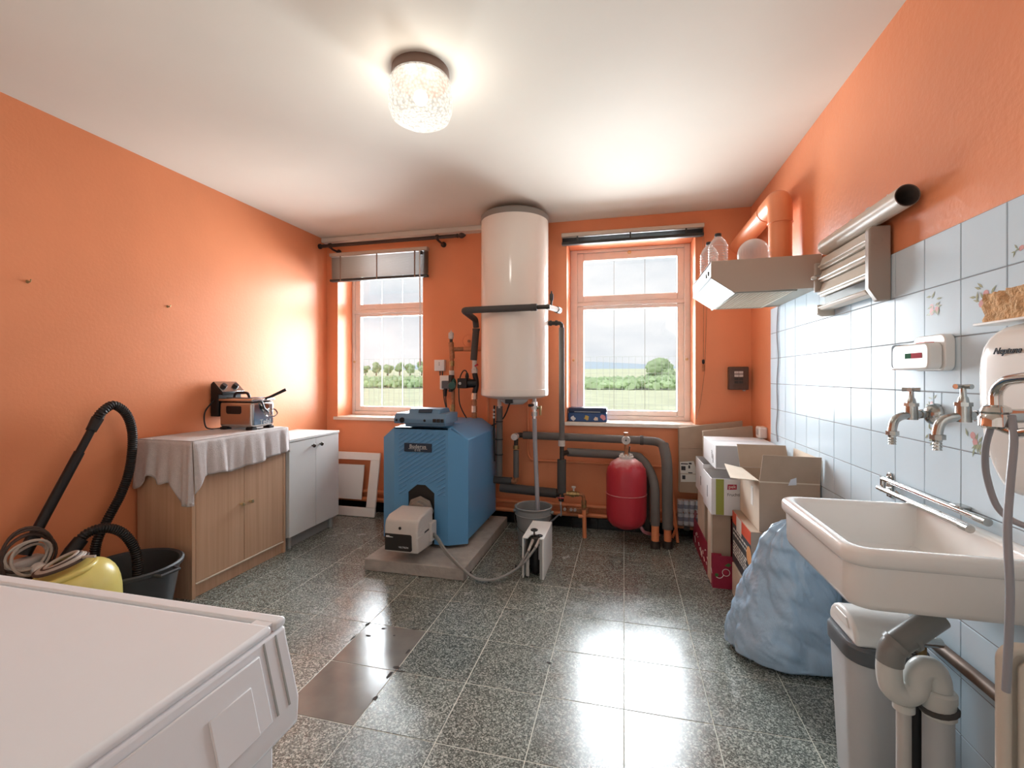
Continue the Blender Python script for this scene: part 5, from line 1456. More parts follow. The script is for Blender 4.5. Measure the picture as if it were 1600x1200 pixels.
MB().open_lathe([(tr, 0), (tr - .003, 0), (tr - .003, ty1 - ty0), (tr, ty1 - ty0)], (txx, ty0, tz), 32, (0, 1, 0)).build('inner_wall', 'tube_in', tb_)
m = MB()
rnd = random.Random(2)
def film(a, b):
    y = ty0 + .05 + (ty1 - ty0 - .08) * a
    return Vector((txx + .010 + .025 * b, y, tz + tr + .004 + .020 * math.sin(b * PI) * (.6 + .5 * math.sin(a * 37) * math.sin(a * 11)) + .004 * math.sin(a * 90 + b * 9)))
m.grid(film, 60, 6); m.build('torn_film', 'foil', tb_, angle=20, solid=.001)

# ------------------------------------------------------------------ sink and its fittings
SX0, SX1, SY0, SY1, SZ0, SZ1 = .500, XT - .001, 1.205, 1.705, .675, .822
sk = thing('sink', 'large white fireclay sink hung on the tiled right wall', 'sink', ((SX0 + SX1) / 2, (SY0 + SY1) / 2, SZ0))
def rrect(x0, x1, y0, y1, r, k=6, rb=.004):
    pts = []
    for cx_, cy_, a0, rr in ((x1 - rb, y1 - rb, 0, rb), (x0 + r, y1 - r, PI / 2, r), (x0 + r, y0 + r, PI, r), (x1 - rb, y0 + rb, 1.5 * PI, rb)):
        for j in range(k + 1):
            a = a0 + PI / 2 * j / k
            pts.append((cx_ + rr * math.cos(a), cy_ + rr * math.sin(a)))
    return pts
def rings(levels):
    m = MB(); k = len(levels[0][0])
    V = []; F = []
    for pts, z in levels: V += [(p[0], p[1], z) for p in pts]
    for l in range(len(levels) - 1):
        for i in range(k):
            j = (i + 1) % k
            F.append((l * k + i, l * k + j, (l + 1) * k + j, (l + 1) * k + i))
    F.append(tuple(range(k))[::-1]); F.append(tuple((len(levels) - 1) * k + i for i in range(k)))
    m.add(V, F); return m
L = []
q = lambda d, r, z, dw=0: L.append((rrect(SX0 + d, SX1 - dw, SY0 + d, SY1 - d, r), z))
q(.030, .04, SZ0); q(.018, .045, SZ0 + .006); q(.012, .05, SZ0 + .02); q(.010, .05, SZ1 - .042); q(.003, .05, SZ1 - .038); q(0, .05, SZ1 - .030)
q(0, .05, SZ1 - .010); q(.004, .048, SZ1 - .003); q(.011, .045, SZ1); q(.024, .042, SZ1, .02); q(.032, .04, SZ1 - .004, .028); q(.038, .04, SZ1 - .014, .034)
q(.048, .04, SZ0 + .05, .04); q(.06, .04, SZ0 + .028, .052); q(.10, .04, SZ0 + .022, .09)
rings(L).build('basin', 'sink', sk, angle=50)
MB().lathe([(0, 0), (.028, 0), (.030, .003), (.026, .005), (.0, .003)], (.72, 1.42, SZ0 + .0225), 20).build('drain_grate', 'chrome', sk)
# chrome trestle rail folded against the wall over the sink
rl = thing('swing_rail', 'chrome double swing rail folded over the back of the sink', 'rail', (.88, 1.65, .83))
MB().prism([(1.862, .795), (1.892, .795), (1.896, .81), (1.896, .868), (1.886, .882), (1.868, .882), (1.860, .868), (1.860, .81)], 'x', XT - .007, XT - .0005).build('wall_plate', 'worn_chrome', rl, bevel=.002)
for z in (.803, .872): MB().lathe([(.006, 0), (.005, .003), (0, .004)], (XT - .007, 1.878, z), 10, (-1, 0, 0)).build('screw', 'chrome', rl)
MB().cyl((.885, 1.875, .815), (.885, 1.875, .868), .008, n=12).build('pivot', 'worn_chrome', rl)
for z in (.862, .824): MB().box(.88, XT - .006, 1.868, 1.882, z - .006, z + .006).build('lug', 'worn_chrome', rl, bevel=.002)
MB().cyl((.885, 1.875, .860), (.888, 1.405, .853), .0085, n=14).build('upper_arm', 'chrome', rl)
MB().cyl((.872, 1.875, .828), (.855, 1.415, .8315), .0085, n=14).build('lower_arm', 'chrome', rl)
MB().cyl((.856, 1.44, .8312), (.854, 1.405, .8316), .0105, n=14).build('end_cap', 'worn_chrome', rl)
MB().cyl((.888, 1.44, .8535), (.888, 1.40, .853), .0105, n=14).build('end_cap', 'worn_chrome', rl)
MB().box(.88, XT - .0005, 1.49, 1.53, .858, .868).build('catch', 'worn_chrome', rl, bevel=.003)
chn = [(.878, 1.78, .838), (.872, 1.70, .827), (.872, 1.62, .824), (.878, 1.56, .832)]
m = MB(); pc = smooth([Vector(p) for p in chn], 14)
for p in pc[::1]: m.sphere(p, .0028, 6, 5)
tag(m.build('ball_chain', 'worn_chrome', rl), kind='stuff')

def tap(label, y, z, spout, turn):
    t = thing('wall_tap', label, 'tap', (XT, y, z), 'wall taps above the sink')
    MB().lathe([(0, 0), (.033, 0), (.033, .006), (.028, .020), (.018, .028), (.013, .03)], (XT - .0005, y, z), 24, (-1, 0, 0)).build('wall_flange', 'worn_chrome', t)
    d = Vector((-.076, spout, 0)); b = Vector((XT - .03, y, z))
    bb2 = b + d * .55
    MB().cyl(b, b + d * .6, .011, n=16).build('inlet', 'worn_chrome', t)
    MB().cyl(b + d * .12, b + d * .22, .015, n=6).build('nut', 'worn_chrome', t)
    MB().cyl(bb2 + Vector((0, 0, -.016)), bb2 + Vector((0, 0, .026)), .0165, .0155, 18).build('valve_body', 'worn_chrome', t)
    MB().tube([bb2 + Vector((0, 0, -.004)), bb2 + d * .35 + Vector((0, 0, -.006)), bb2 + d * .62 + Vector((0, 0, -.018)), bb2 + d * .72 + Vector((0, 0, -.042)), bb2 + d * .73 + Vector((0, 0, -.056))], .0115, 14, sm=6).build('spout', 'worn_chrome', t)
    e = bb2 + d * .73
    MB().cyl(e + Vector((0, 0, -.050)), e + Vector((0, 0, -.062)), .0175, n=8).build('spout_collar', 'worn_chrome', t)
    MB().lathe([(.0105, 0)] + [(.0105 if k % 2 else .0085, -.004 * k) for k in range(1, 8)], e + Vector((0, 0, -.062)), 14).build('hose_tail', 'worn_chrome', t)
    MB().cyl(bb2 + Vector((0, 0, .024)), bb2 + Vector((0, 0, .034)), .019, n=8).build('bonnet', 'worn_chrome', t)
    MB().lathe([(.012, .034), (.010, .046), (.007, .050), (.006, .072)], bb2, 14).build('spindle', 'worn_chrome', t)
    hx = bb2 + Vector((0, 0, .074)); u = Vector((math.cos(turn), math.sin(turn), 0))
    MB().tube([hx - u * .021, hx, hx + u * .021], [.0065, .005, .0065], 10).build('cross_handle', 'worn_chrome', t)
    w = Vector((-u.y, u.x, 0))
    MB().tube([hx - w * .021, hx, hx + w * .021], [.0065, .005, .0065], 10).build('cross_handle', 'worn_chrome', t)
tap('chrome wall tap on the tiles nearer the window, left of the other tap', 1.632, 1.106, -.018, .9)
tap('chrome wall tap behind the heater mixer, flowered tiles around it', 1.405, 1.120, .0, .3)

# gadget on the tiles
ga = thing('wall_gadget', 'white wall mounted kitchen gadget with a green and red slot', 'gadget', (.9, 1.66, 1.236))
yz = lambda y0, y1, z0, z1, r: rrect(y0, y1, z0, z1, r, 5, r)
MB().prism(yz(1.553, 1.70, 1.236, 1.342, .022), 'x', XT - .026, XT - .0005).build('back_plate', 'white_plastic', ga, bevel=.003)
MB().prism(yz(1.560, 1.745, 1.240, 1.318, .02), 'x', XT - .062, XT - .026).build('front_cover', 'white_plastic', ga, bevel=.006, seg=3)
MB().prism(yz(1.735, 1.80, 1.240, 1.318, .02), 'x', XT - .045, XT - .0005).build('side_cover', 'white_plastic', ga, bevel=.005)
MB().prism(yz(1.72, 1.775, 1.246, 1.322, .012), 'x', XT - .050, XT - .02).build('dark_gap', 'ink', ga, bevel=.003)
MB().box(XT - .0635, XT - .0615, 1.590, 1.640, 1.274, 1.290).build('red_slot', 'slot_red', ga, flat=True)
MB().box(XT - .0635, XT - .0615, 1.641, 1.672, 1.274, 1.290).build('green_slot', 'slot_green', ga, flat=True)
MB().box(XT - .05, XT - .026, 1.600, 1.642, 1.318, 1.3215).build('red_strip', 'orange_print', ga, flat=True)

# water heater above the sink, with mixer and hoses
NX, NY0, NY1, NZ0, NZ1 = .735, .80, 1.238, .965, 1.335
nh = thing('sink_heater', 'white rounded small water heater with script lettering on the tiled wall', 'water heater', (.83, (NY0 + NY1) / 2, NZ0))
L = []
def nr(t):
    # cross section shrinks in depth towards top and bottom
    return t
lev = [(0.0, .52, .012), (.03, .66, .03), (.10, .80, .05), (.25, .92, .055), (.45, 1.0, .055), (.62, 1.0, .055), (.80, .99, .05), (.91, .90, .045), (.98, .70, .035), (1.0, .45, .02)]
for t, k, r in lev:
    dep = (XT - NX) * k
    ins = .03 * (1 - min(1, k + .0)) + 0
    L.append((rrect(XT - dep, XT - .0008, NY0 + ins, NY1 - ins, min(r * 1.4, dep * .45), 8), NZ0 + (NZ1 - NZ0) * t))
rings(L).build('housing', 'white', nh, angle=70, sub=1)
lm = frame4(aX(1572, 548, NX + .004) + Vector((.001, 0, 0)), (0, -1, 0), (-1, 0, .12))
letters('Neptune', .019, 'ink', nh, lm, shear=.35, extrude=.001)
mxp = aX(1556, 650, .655)
mt = thing('mixer_tap', 'chrome mixer with swivel spout and grey hoses under the small heater', 'tap', mxp)
MB().lathe([(.020, 0), (.024, .004), (.024, .020), (.020, .026), (.022, .03), (.019, .038), (.012, .042)], mxp + Vector((0, 0, -.022)), 20).build('body', 'chrome', mt)
MB().cyl(mxp + Vector((.0, -.005, 0)), Vector((NX + .03, mxp.y - .02, mxp.z + .004)), .013, n=14).build('inlet', 'chrome', mt)
MB().lathe([(.0, 0), (.030, 0), (.030, .008), (.022, .012), (0, .012)], (NX + .018, mxp.y - .025, mxp.z + .004), 20, (-1, 0, 0)).build('escutcheon', 'worn_chrome', mt)
pth = [mxp + Vector((0, 0, .018)), aX(1555, 612, .655), aX(1570, 595, .655), aX(1600, 590, .655), aX(1660, 588, .655)]
MB().tube(rounded(pth, .03, 6), .0095, 14).build('spout', 'chrome', mt)
MB().tube([aX(1548, 668, .655), aX(1540, 700, .66), aX(1541, 740, .67), aX(1556, 788, .68), aX(1580, 812, .69), aX(1620, 828, .70)], .0055, 10, sm=8).build('hose', 'hose_grey', mt)
MB().tube([aX(1581, 650, .665), aX(1584, 690, .655), aX(1578, 760, .64), aX(1574, 830, .625), aX(1578, 920, .62), aX(1576, 1000, .62), aX(1572, 1080, .62)], .0058, 10, sm=8).build('hose', 'hose_grey', mt)
MB().tube([mxp + Vector((0, .002, -.015)), mxp + Vector((.01, -.03, -.028)), mxp + Vector((.02, -.055, -.02))], .009, 10).build('lever', 'chrome', mt)
# sponge on the heater's shelf
sh = MB().box(.785, XT - .001, 1.0, 1.285, 1.3355, 1.3415).build('shelf', 'white_plastic', None, bevel=.002)
tag(sh, 'narrow white shelf above the small heater carrying the sponge', 'shelf')
m = MB()
def sponge(d): return 1
sx, sy, sz = .83, 1.205, 1.375
def spg(a, b):
    return None
n = 10
import itertools
V = {}; vs = []; fs = []
def sv(i, j, k):
    if (i, j, k) not in V:
        p = Vector((sx - .035 + .07 * i / 5, sy - .10 + .165 * j / 22, 1.3422 + .066 * k / 9))
        nv = noise.noise(p * 95) * .004 + noise.noise(p * 40) * .004 - .010 * max(0, noise.noise(p * 60 + Vector((5, 1, 2))) - .18)
        c = Vector((sx, sy - .017, sz)); dd = (p - c); dd = Vector((dd.x / .035, dd.y / .0825, dd.z / .033)); 
        if k == 0: nv = 0
        V[(i, j, k)] = len(vs); vs.append(p + Vector((dd.x * nv, dd.y * nv, dd.z * nv)))
    return V[(i, j, k)]
for i in range(5):
    for j in range(22):
        fs.append((sv(i, j, 0), sv(i, j + 1, 0), sv(i + 1, j + 1, 0), sv(i + 1, j, 0))); fs.append((sv(i, j, 9), sv(i + 1, j, 9), sv(i + 1, j + 1, 9), sv(i, j + 1, 9)))
for k in range(9):
    for j in range(22):
        fs.append((sv(0, j, k), sv(0, j, k + 1), sv(0, j + 1, k + 1), sv(0, j + 1, k))); fs.append((sv(5, j, k), sv(5, j + 1, k), sv(5, j + 1, k + 1), sv(5, j, k + 1)))
    for i in range(5):
        fs.append((sv(i, 0, k), sv(i + 1, 0, k), sv(i + 1, 0, k + 1), sv(i, 0, k + 1))); fs.append((sv(i, 22, k), sv(i, 22, k + 1), sv(i + 1, 22, k + 1), sv(i + 1, 22, k)))
tag(MB().add(vs, fs).build('sponge', 'sponge', angle=50), 'big tan natural sponge on the shelf above the small heater', 'sponge')

# ------------------------------------------------------------------ under the sink: trap, pipes, bin
tr_ = thing('drain_trap', 'grey and white plastic drain trap under the sink', 'drain', (.72, 1.36, .3))
a0 = Vector((.775, 1.40, SZ0 + .002)); Y = 1.36
P_ = lambda u, v, y=Y: aY(u, v, y)
MB().tube(rounded([P_(1466, 963, 1.392), P_(1393, 1012), P_(1390, 1035)], .028, 6), .029, 20).build('grey_elbow', 'pvc_grey', tr_, angle=50)
MB().cyl(P_(1425, 995, 1.375), P_(1420, 998, 1.373), .032, n=20).build('socket_ring', 'pvc_grey', tr_)
MB().cyl(P_(1404, 1004), P_(1398, 1009), .0325, n=20).build('socket_ring', 'pvc_grey', tr_)
tp = [P_(1390, 1028), P_(1389, 1050), P_(1394, 1074), P_(1413, 1085), P_(1431, 1075), P_(1434, 1055), P_(1444, 1044), P_(1458, 1047), P_(1465, 1062), P_(1466, 1078)]
MB().tube(tp, .0275, 20, sm=6).build('white_trap', 'pvc_white', tr_, angle=60)
MB().cyl(P_(1413, 1083), P_(1413, 1102), .016, .021, 16).build('cleanout_neck', 'pvc_white', tr_)
MB().cyl(P_(1412, 1097), P_(1412, 1108), .023, n=16).build('cleanout_nut', 'pvc_white', tr_)
wp = aY(1466, 1090, Y)
t = thing('waste_pipe', 'blue-grey standing waste pipe receiving the white trap', 'pipe', (wp.x, wp.y, 0))
MB().cyl((wp.x, wp.y, 0), (wp.x, wp.y, wp.z - .02), .031, n=20).build('pipe', 'bin', t)
MB().lathe([(.031, -.045), (.036, -.04), (.034, -.005), (.037, 0), (.037, .018), (.032, .024)], wp, 20).build('socket', 'pvc_white', t)
MB().tube([wp + Vector((.034 * math.cos(k * PI / 8), .034 * math.sin(k * PI / 8), -.025 + .006 * math.cos(k * PI / 8))) for k in range(16)], .0075, 8, closed=True).build('dark_seal', 'insul_dark', t)
cpz = P_(1412, 1115)
t = thing('supply_pipe', 'pale grey thin pipe going to the floor below the drain trap', 'pipe', (cpz.x, Y, 0))
MB().cyl((cpz.x, Y, 0), (cpz.x, Y, cpz.z + .012), .0155, n=16).build('pipe', 'ltgrey', t)
dk = aY(1435, 1110, 1.50)
t = MB().cyl((dk.x, 1.50, 0), (dk.x, 1.50, aY(1435, 1040, 1.50).z), .020, n=16).build('black_pipe', 'black')
tag(t, 'black standing pipe between the white trap and the pale bin', 'pipe')
vp = aY(1437, 1012, 1.52)
t = thing('stop_valve', 'dirty brass stop valve behind the drain trap', 'valve', vp)
MB().cyl(vp + Vector((0, 0, -.03)), vp + Vector((0, 0, .015)), .016, n=8).build('body', 'brass', t)
MB().cyl(vp + Vector((-.015, -.01, .02)), vp + Vector((.05, .0, .02)), .013, n=10).build('branch', 'worn_chrome', t)
MB().lathe([(.018, 0), (.022, .006), (.018, .012), (0, .014)], vp + Vector((-.02, -.015, .014)), 8, (-1, -.5, .2)).build('handle', 'worn_chrome', t)
wpz = .437
t = MB().tube([(XT - .022, 1.70, wpz - .006), (XT - .022, 1.0, wpz + .012)], .0165, 16).build('wall_pipe', 'rust_stain')
tag(t, 'rusty steel pipe running along the tiles under the sink', 'pipe')

bn_c = (.735, 1.60); bw, bd, bh = .20, .205, .455
bn = thing('swing_bin', 'pearl grey swing-lid bin with white lid under the sink', 'bin', (bn_c[0], bn_c[1], 0))
def brr(s, r): return rrect(bn_c[0] - bw / 2 * s, bn_c[0] + bw / 2 * s, bn_c[1] - bd / 2 * s, bn_c[1] + bd / 2 * s, r, 6, r)
rings([(brr(.80, .05), .0), (brr(.83, .055), .006), (brr(.99, .06), bh - .05), (brr(.99, .06), bh - .045)]).build('body', 'bin', bn, angle=50)
rings([(brr(1.01, .06), bh - .062), (brr(1.05, .063), bh - .058), (brr(1.06, .064), bh - .02), (brr(1.0, .06), bh - .012), (brr(.94, .055), bh - .012)]).build('rim', 'bin_band', bn, angle=40)
prof = [(bn_c[1] - bd * .44, bh - .014)] + [(bn_c[1] - bd * .44 * math.cos(PI * k / 12), bh - .014 + .075 * math.sin(PI * k / 12) ** .8) for k in range(1, 12)] + [(bn_c[1] + bd * .44, bh - .014)]
MB().prism(prof, 'x', bn_c[0] - bw * .44, bn_c[0] + bw * .44).build('swing_lid', 'white_plastic', bn, bevel=.010, seg=3)
MB().prism([(bn_c[1] - .05, bh + .02), (bn_c[1] + .05, bh + .02), (bn_c[1] + .035, bh + .045), (bn_c[1] - .035, bh + .045)], 'x', bn_c[0] - bw * .455, bn_c[0] - bw * .43).build('lid_tab', 'white_plastic', bn, bevel=.003)

# beige plastic rack at the right edge of the picture
rk = thing('plastic_rack', 'beige plastic drying rack standing on edge at the right border', 'rack', (.62, 1.0, 0))
K = lambda u, v: aY(u, v, 1.03)
p0, p1 = K(1572, 1030), K(1565, 1150)
xr0, zr1 = aY(1568, 1100, 1.03).x, aY(1590, 1014, 1.03).z
pts = rrect(xr0, xr0 + .30, .02, zr1, .022, 6, .022)
MB().tube([(a, 1.03, b) for a, b in pts], .011, 12, closed=True).build('outer_rim', 'beige_plastic', rk)
pts = rrect(xr0 + .022, xr0 + .28, .042, zr1 - .022, .014, 6, .014)
MB().tube([(a, 1.022, b) for a, b in pts], .006, 10, closed=True).build('inner_rim', 'beige_plastic', rk)
MB().box(xr0 + .005, xr0 + .295, 1.034, 1.038, .03, zr1 - .005).build('back_sheet', 'beige_plastic', rk)
for k in range(9):
    z = zr1 - .062 - .05 * k
    if z < .05: break
    MB().cyl((xr0 + .022, 1.026, z), (xr0 + .28, 1.026, z - .02), .004, n=8).build('slat', 'beige_plastic', rk)

# ------------------------------------------------------------------ waste sack
sb_c = Vector((.690, 2.235, 0))
def sack():
    m = MB()
    NU, NV = 150, 90
    prof = [(0.0, .90), (.04, 1.10), (.12, 1.13), (.30, 1.02), (.48, .90), (.66, .76), (.82, .60), (.92, .42), (.98, .22), (1.0, .02)]
    def R(t):
        for (a, r0), (b, r1) in zip(prof, prof[1:]):
            if t <= b:
                k = (t - a) / (b - a); k = k * k * (3 - 2 * k)
                return r0 + (r1 - r0) * k
        return .02
    def fn(a, b):
        th = 2 * PI * a
        t = b
        z = .585 * t
        d = Vector((math.cos(th), math.sin(th), 0))
        r = R(t)
        lean_x = .035 * t; lean_y = .02 * t
        # slanting pulled creases plus soft dents and sharp facets
        ang = th * 3 + t * 5
        n1 = noise.noise(Vector((d.x * 1.7, d.y * 1.7, t * 2.6)))
        n2 = noise.noise(Vector((d.x * 3 + 9, d.y * 3, t * 4 + math.sin(th) * .8)))
        cr = abs(noise.noise(Vector((th * 2.2 + t * 4.2, t * 1.3 - th * .9, 3.1))))
        cr2 = abs(noise.noise(Vector((th * 4.5 + t * 9, t * 2.1 - th * 1.3, 7.7))))
        cr3 = noise.noise(Vector((th * 1.1 - t * 2.6, t * 7 + th * 1.5, 1.7)))
        k = 1 + .10 * n1 + .04 * n2 - .07 * max(0, 1 - cr * 6) * (.3 + .7 * t) - .03 * max(0, 1 - cr2 * 7) + .10 * (abs(cr3) - .2)
        return Vector((sb_c.x + lean_x + d.x * r * k * .213, sb_c.y + lean_y + d.y * r * k * .158, z + .012 * n2 * (t > .05) + .002))
    m.grid(fn, NU, NV)
    return m
so = sack().build('waste_sack', 'bag', angle=180)
import bmesh
bm = bmesh.new(); bm.from_mesh(so.data); bmesh.ops.remove_doubles(bm, verts=bm.verts, dist=.0004); bmesh.ops.recalc_face_normals(bm, faces=bm.faces); bm.to_mesh(so.data); bm.free()
tag(so, 'full pale blue plastic waste sack slumped on the floor by the sink', 'bag')

# ------------------------------------------------------------------ cardboard corner
def open_box(t, x0, x1, y0, y1, z0, z1, th, mats, nm='panel'):
    f, l, r, b, bt = mats
    MB().box(x0, x1, y0, y0 + th, z0, z1).build('front_panel', f, t)
    MB().box(x0, x1, y1 - th, y1, z0, z1).build('back_panel', b, t)
    MB().box(x0, x0 + th, y0 + th, y1 - th, z0, z1).build('side_panel', l, t)
    MB().box(x1 - th, x1, y0 + th, y1 - th, z0, z1).build('side_panel', r, t)
    MB().box(x0 + th, x1 - th, y0 + th, y1 - th, z0, z0 + th).build('bottom_panel', bt, t)

# crimson fruit crate on the floor
kx0, kx1, ky0, ky1, kh = .496, .80, 2.838, 3.60, .188
kc = thing('fruit_crate', 'crimson printed cardboard fruit crate on the floor under the boxes', 'crate', ((kx0 + kx1) / 2, (ky0 + ky1) / 2, 0))
open_box(kc, kx0, kx1, ky0, ky1, 0.001, kh, .006, ['magenta'] * 5)
MB().box(kx0 + .006, kx0 + .05, ky0 + .006, ky0 + .03, kh - .02, kh + .004).build('corner_flap', 'magenta', kc)
MB().box(kx0 - .002, kx0 + .03, ky1 - .03, ky1, kh, kh + .05).build('corner_post', 'magenta', kc)
fpn = [c for c in kc.children if c.name.startswith('front_panel')][0]
spn = [c for c in kc.children if c.name.startswith('side_panel')][0]
def ringprint(x, z, r, mat, par):
    MB().tube([(x + r * math.cos(k * PI / 8), ky0 - .0006, z + r * math.sin(k * PI / 8)) for k in range(16)], .0018, 6, closed=True).build('printed_ring', mat, par)
ringprint(kx0 + .072, .095, .020, 'white_print', fpn)
MB().lathe([(.012, 0), (.012, .001), (0, .001)], (kx0 + .068, ky0, .096), 14, (0, -1, 0)).build('printed_cherry', 'crimson', fpn)
MB().lathe([(.010, 0), (.010, .001), (0, .001)], (kx0 + .022, ky0, .077), 14, (0, -1, 0)).build('printed_cherry', 'leafprint', fpn)
MB().plate([(kx0 + .065, ky0 - .001, .135), (kx0 + .085, ky0 - .001, .15), (kx0 + .10, ky0 - .001, .14), (kx0 + .085, ky0 - .001, .128)], (0, .001, 0)).build('printed_leaf', 'leafprint', fpn, flat=True)
MB().tube([(kx0 + .06, ky0 - .0006, .082), (kx0 + .05, ky0 - .0006, .066), (kx0 + .035, ky0 - .0006, .060), (kx0 + .02, ky0 - .0006, .066)], .0018, 6, sm=4).build('printed_stem', 'white_print', fpn)
rnd = random.Random(12)
for k in range(16):
    y = ky0 + .03 + .042 * k; z = .05 + .085 * rnd.random(); a = rnd.uniform(-.5, 1.2); Ls = rnd.uniform(.012, .028)
    MB().tube([(kx0 - .0004, y - Ls * math.cos(a), z - Ls * math.sin(a) * .8), (kx0 - .0004, y, z + .006), (kx0 - .0004, y + Ls * math.cos(a), z + Ls * math.sin(a))], .0024, 6, sm=3).build('printed_scroll', 'white_print', spn)

# tall brown carton standing in the crate
t = thing('tall_carton', 'tall plain brown carton standing in the crimson crate under the juice carton', 'box', (.56, 2.95, .01))
tx0_, tx1_, tyy0, tyy1 = .504, .60, 2.875, 3.10
MB().box(tx0_, tx1_, tyy0, tyy0 + .005, .012, .418).build('front_panel', 'card', t)
MB().box(tx0_ - .012, tx0_ - .002, tyy0 + .002, tyy0 + .10, .012, .418).build('side_panel', 'card_light', t)
MB().box(tx0_, tx1_, tyy1 - .005, tyy1, .012, .418).build('back_panel', 'card', t)
MB().box(tx1_ - .005, tx1_, tyy0 + .005, tyy1 - .005, .012, .418).build('side_panel', 'card', t)
t = thing('tall_carton', 'second tall carton behind the plain one in the crimson crate', 'box', (.56, 3.3, .01))
MB().box(.508, .60, 3.16, 3.165, .012, .44).build('front_panel', 'card', t)
MB().box(.502, .5075, 3.16, 3.42, .012, .44).build('side_panel', 'card_light', t)
MB().box(.508, .60, 3.415, 3.42, .012, .44).build('back_panel', 'card', t)

# juice carton (white, olive stripe) and a second white one behind it
jx0, jx1, jy0, jy1, jz0, jz1 = .492, .70, 2.85, 3.13, .420, .628
j = thing('juice_carton', 'open white carton with olive stripe and red badge on the brown carton', 'box', ((jx0 + jx1) / 2, (jy0 + jy1) / 2, jz0))
open_box(j, jx0, jx1, jy0, jy1, jz0, jz1, .004, ['carton_white', 'carton_white', 'carton_white', 'carton_white', 'card'])
jf = [c for c in j.children if c.name.startswith('front_panel')][0]; js = [c for c in j.children if c.name.startswith('side_panel')][0]
MB().box(jx0 + .024, jx0 + .067, jy0 - .0008, jy0, jz0 + .001, jz1 - .001).build('olive_stripe', 'olive', jf, flat=True)
MB().plate([(jx0 + .085, jy0 - .001, jz1 - .06), (jx0 + .135, jy0 - .001, jz1 - .056), (jx0 + .135, jy0 - .001, jz1 - .028), (jx0 + .087, jy0 - .001, jz1 - .030)], (0, .001, 0)).build('red_badge', 'crimson', jf, flat=True)
letters('pek', .027, 'white_print', jf, frame4((jx0 + .111, jy0 - .0014, jz1 - .042), (1, 0, .06), (0, -1, 0)), extrude=.0003)
letters('Fruchti', .024, 'ink', jf, frame4((jx0 + .118, jy0 - .0006, jz1 - .088), (1, 0, .05), (0, -1, 0)), extrude=.0003)
MB().box(jx0 - .0006, jx0, jy0 + .125, jy0 + .140, jz0 + .07, jz0 + .14).build('dark_bar', 'ink', js, flat=True)
j2 = thing('white_carton', 'open white carton on the stack just behind the olive striped one', 'box', (.6, 3.3, jz0))
open_box(j2, .494, .70, 3.142, 3.46, .442, .655, .004, ['carton_white', 'carton_white', 'carton_white', 'carton_white', 'card'])
js2 = [c for c in j2.children if c.name.startswith('side_panel')][0]
MB().box(.4934, .494, 3.23, 3.25, .50, .56).build('dark_bar', 'ink', js2, flat=True)
# closed white carton on top
ox0, ox1, oy0, oy1, oz0, oz1 = .536, .90, 2.965, 3.40, .662, .805
o3 = thing('white_carton', 'closed white carton with script print lying on top of the stack', 'box', ((ox0 + ox1) / 2, (oy0 + oy1) / 2, oz0))
MB().box(ox0, ox1, oy0, oy1, oz0, oz1).build('body', 'carton_white', o3, bevel=.0015)
o3b = o3.children[0]
MB().box(ox0 + .003, ox0 + .13, oy0 - .001, oy0, oz0 + .01, oz1 - .004).build('grey_end', 'carton_grey', o3b, flat=True)
MB().box(ox0, ox1, (oy0 + oy1) / 2 - .02, (oy0 + oy1) / 2 + .02, oz1, oz1 + .0006).build('tape', 'silver', o3b, flat=True)
for a, s in ((.05, .045), (.11, .03)):
    pts = []
    for k in range(26):
        tt = k / 25; pts.append((ox0 - .0005, oy0 + .10 + .05 + .010 * math.sin(tt * 26) - a * .6, oz1 - .03 - a * .35 - tt * .05))
    MB().tube(pts, .0016, 6).build('script_print', 'ink', o3b)

# dark printed fruit box with apricot picture, a pale box below it
dx0, dx1, dy0, dy1 = .60, .895, 2.44, 2.825
t = thing('plain_box', 'pale plain cardboard box on the floor between crate and blue sack', 'box', (.75, 2.55, 0))
MB().box(.592, .90, 2.44, 2.80, 0, .175).build('body', 'card_light', t, bevel=.002)
MB().box(.591, .901, 2.55, 2.57, .174, .1765).build('tape', 'card', t, flat=True)
d = thing('fruit_box', 'dark grey and orange printed fruit box under the open brown carton', 'box', (.75, 2.56, .177))
MB().box(dx0, dx1, dy0, dy1, .178, .462).build('body', 'card', d, bevel=.002)
db = d.children[0]
MB().plate([(dx0 - .001, dy0, .178), (dx0 - .001, dy1, .178), (dx0 - .001, dy1, .395), (dx0 - .001, dy0, .395)], (.001, 0, 0)).build('dark_panel', 'dark_print', db, flat=True)
MB().plate([(dx0 - .0012, dy0, .397), (dx0 - .0012, dy1, .397), (dx0 - .0012, dy1, .460), (dx0 - .0012, dy0, .460)], (.001, 0, 0)).build('orange_band', 'orange_print', db, flat=True)
MB().plate([(dx0 - .0016, 2.62, .375), (dx0 - .0016, 2.73, .375), (dx0 - .0016, 2.73, .458), (dx0 - .0016, 2.62, .458)], (.001, 0, 0)).build('white_label', 'white_print', db, flat=True)
MB().lathe([(.045, 0), (.045, .001), (0, .001)], (dx0 - .0012, 2.47, .335), 18, (-1, 0, 0)).build('apricot_picture', 'peach_print', db, flat=True)
rnd = random.Random(5)
for r in range(7):
    y = 2.80
    while y > 2.52:
        w = rnd.uniform(.012, .04)
        z = .36 - .024 * r if r < 2 else .29 - .016 * (r - 2)
        MB().box(dx0 - .0018, dx0 - .001, y - w, y, z, z + .010).build('text_mark', 'white_print', db, flat=True); y -= w + .012
MB().lathe([(.015, 0), (.012, .001), (0, .001)], (dx0 + .07, 2.62, .462), 14, (0, 0, 1)).build('vent_hole', 'ink', db)
MB().lathe([(.015, 0), (.012, .001), (0, .001)], (dx0 + .06, 2.46, .462), 14, (0, 0, 1)).build('vent_hole', 'ink', db)

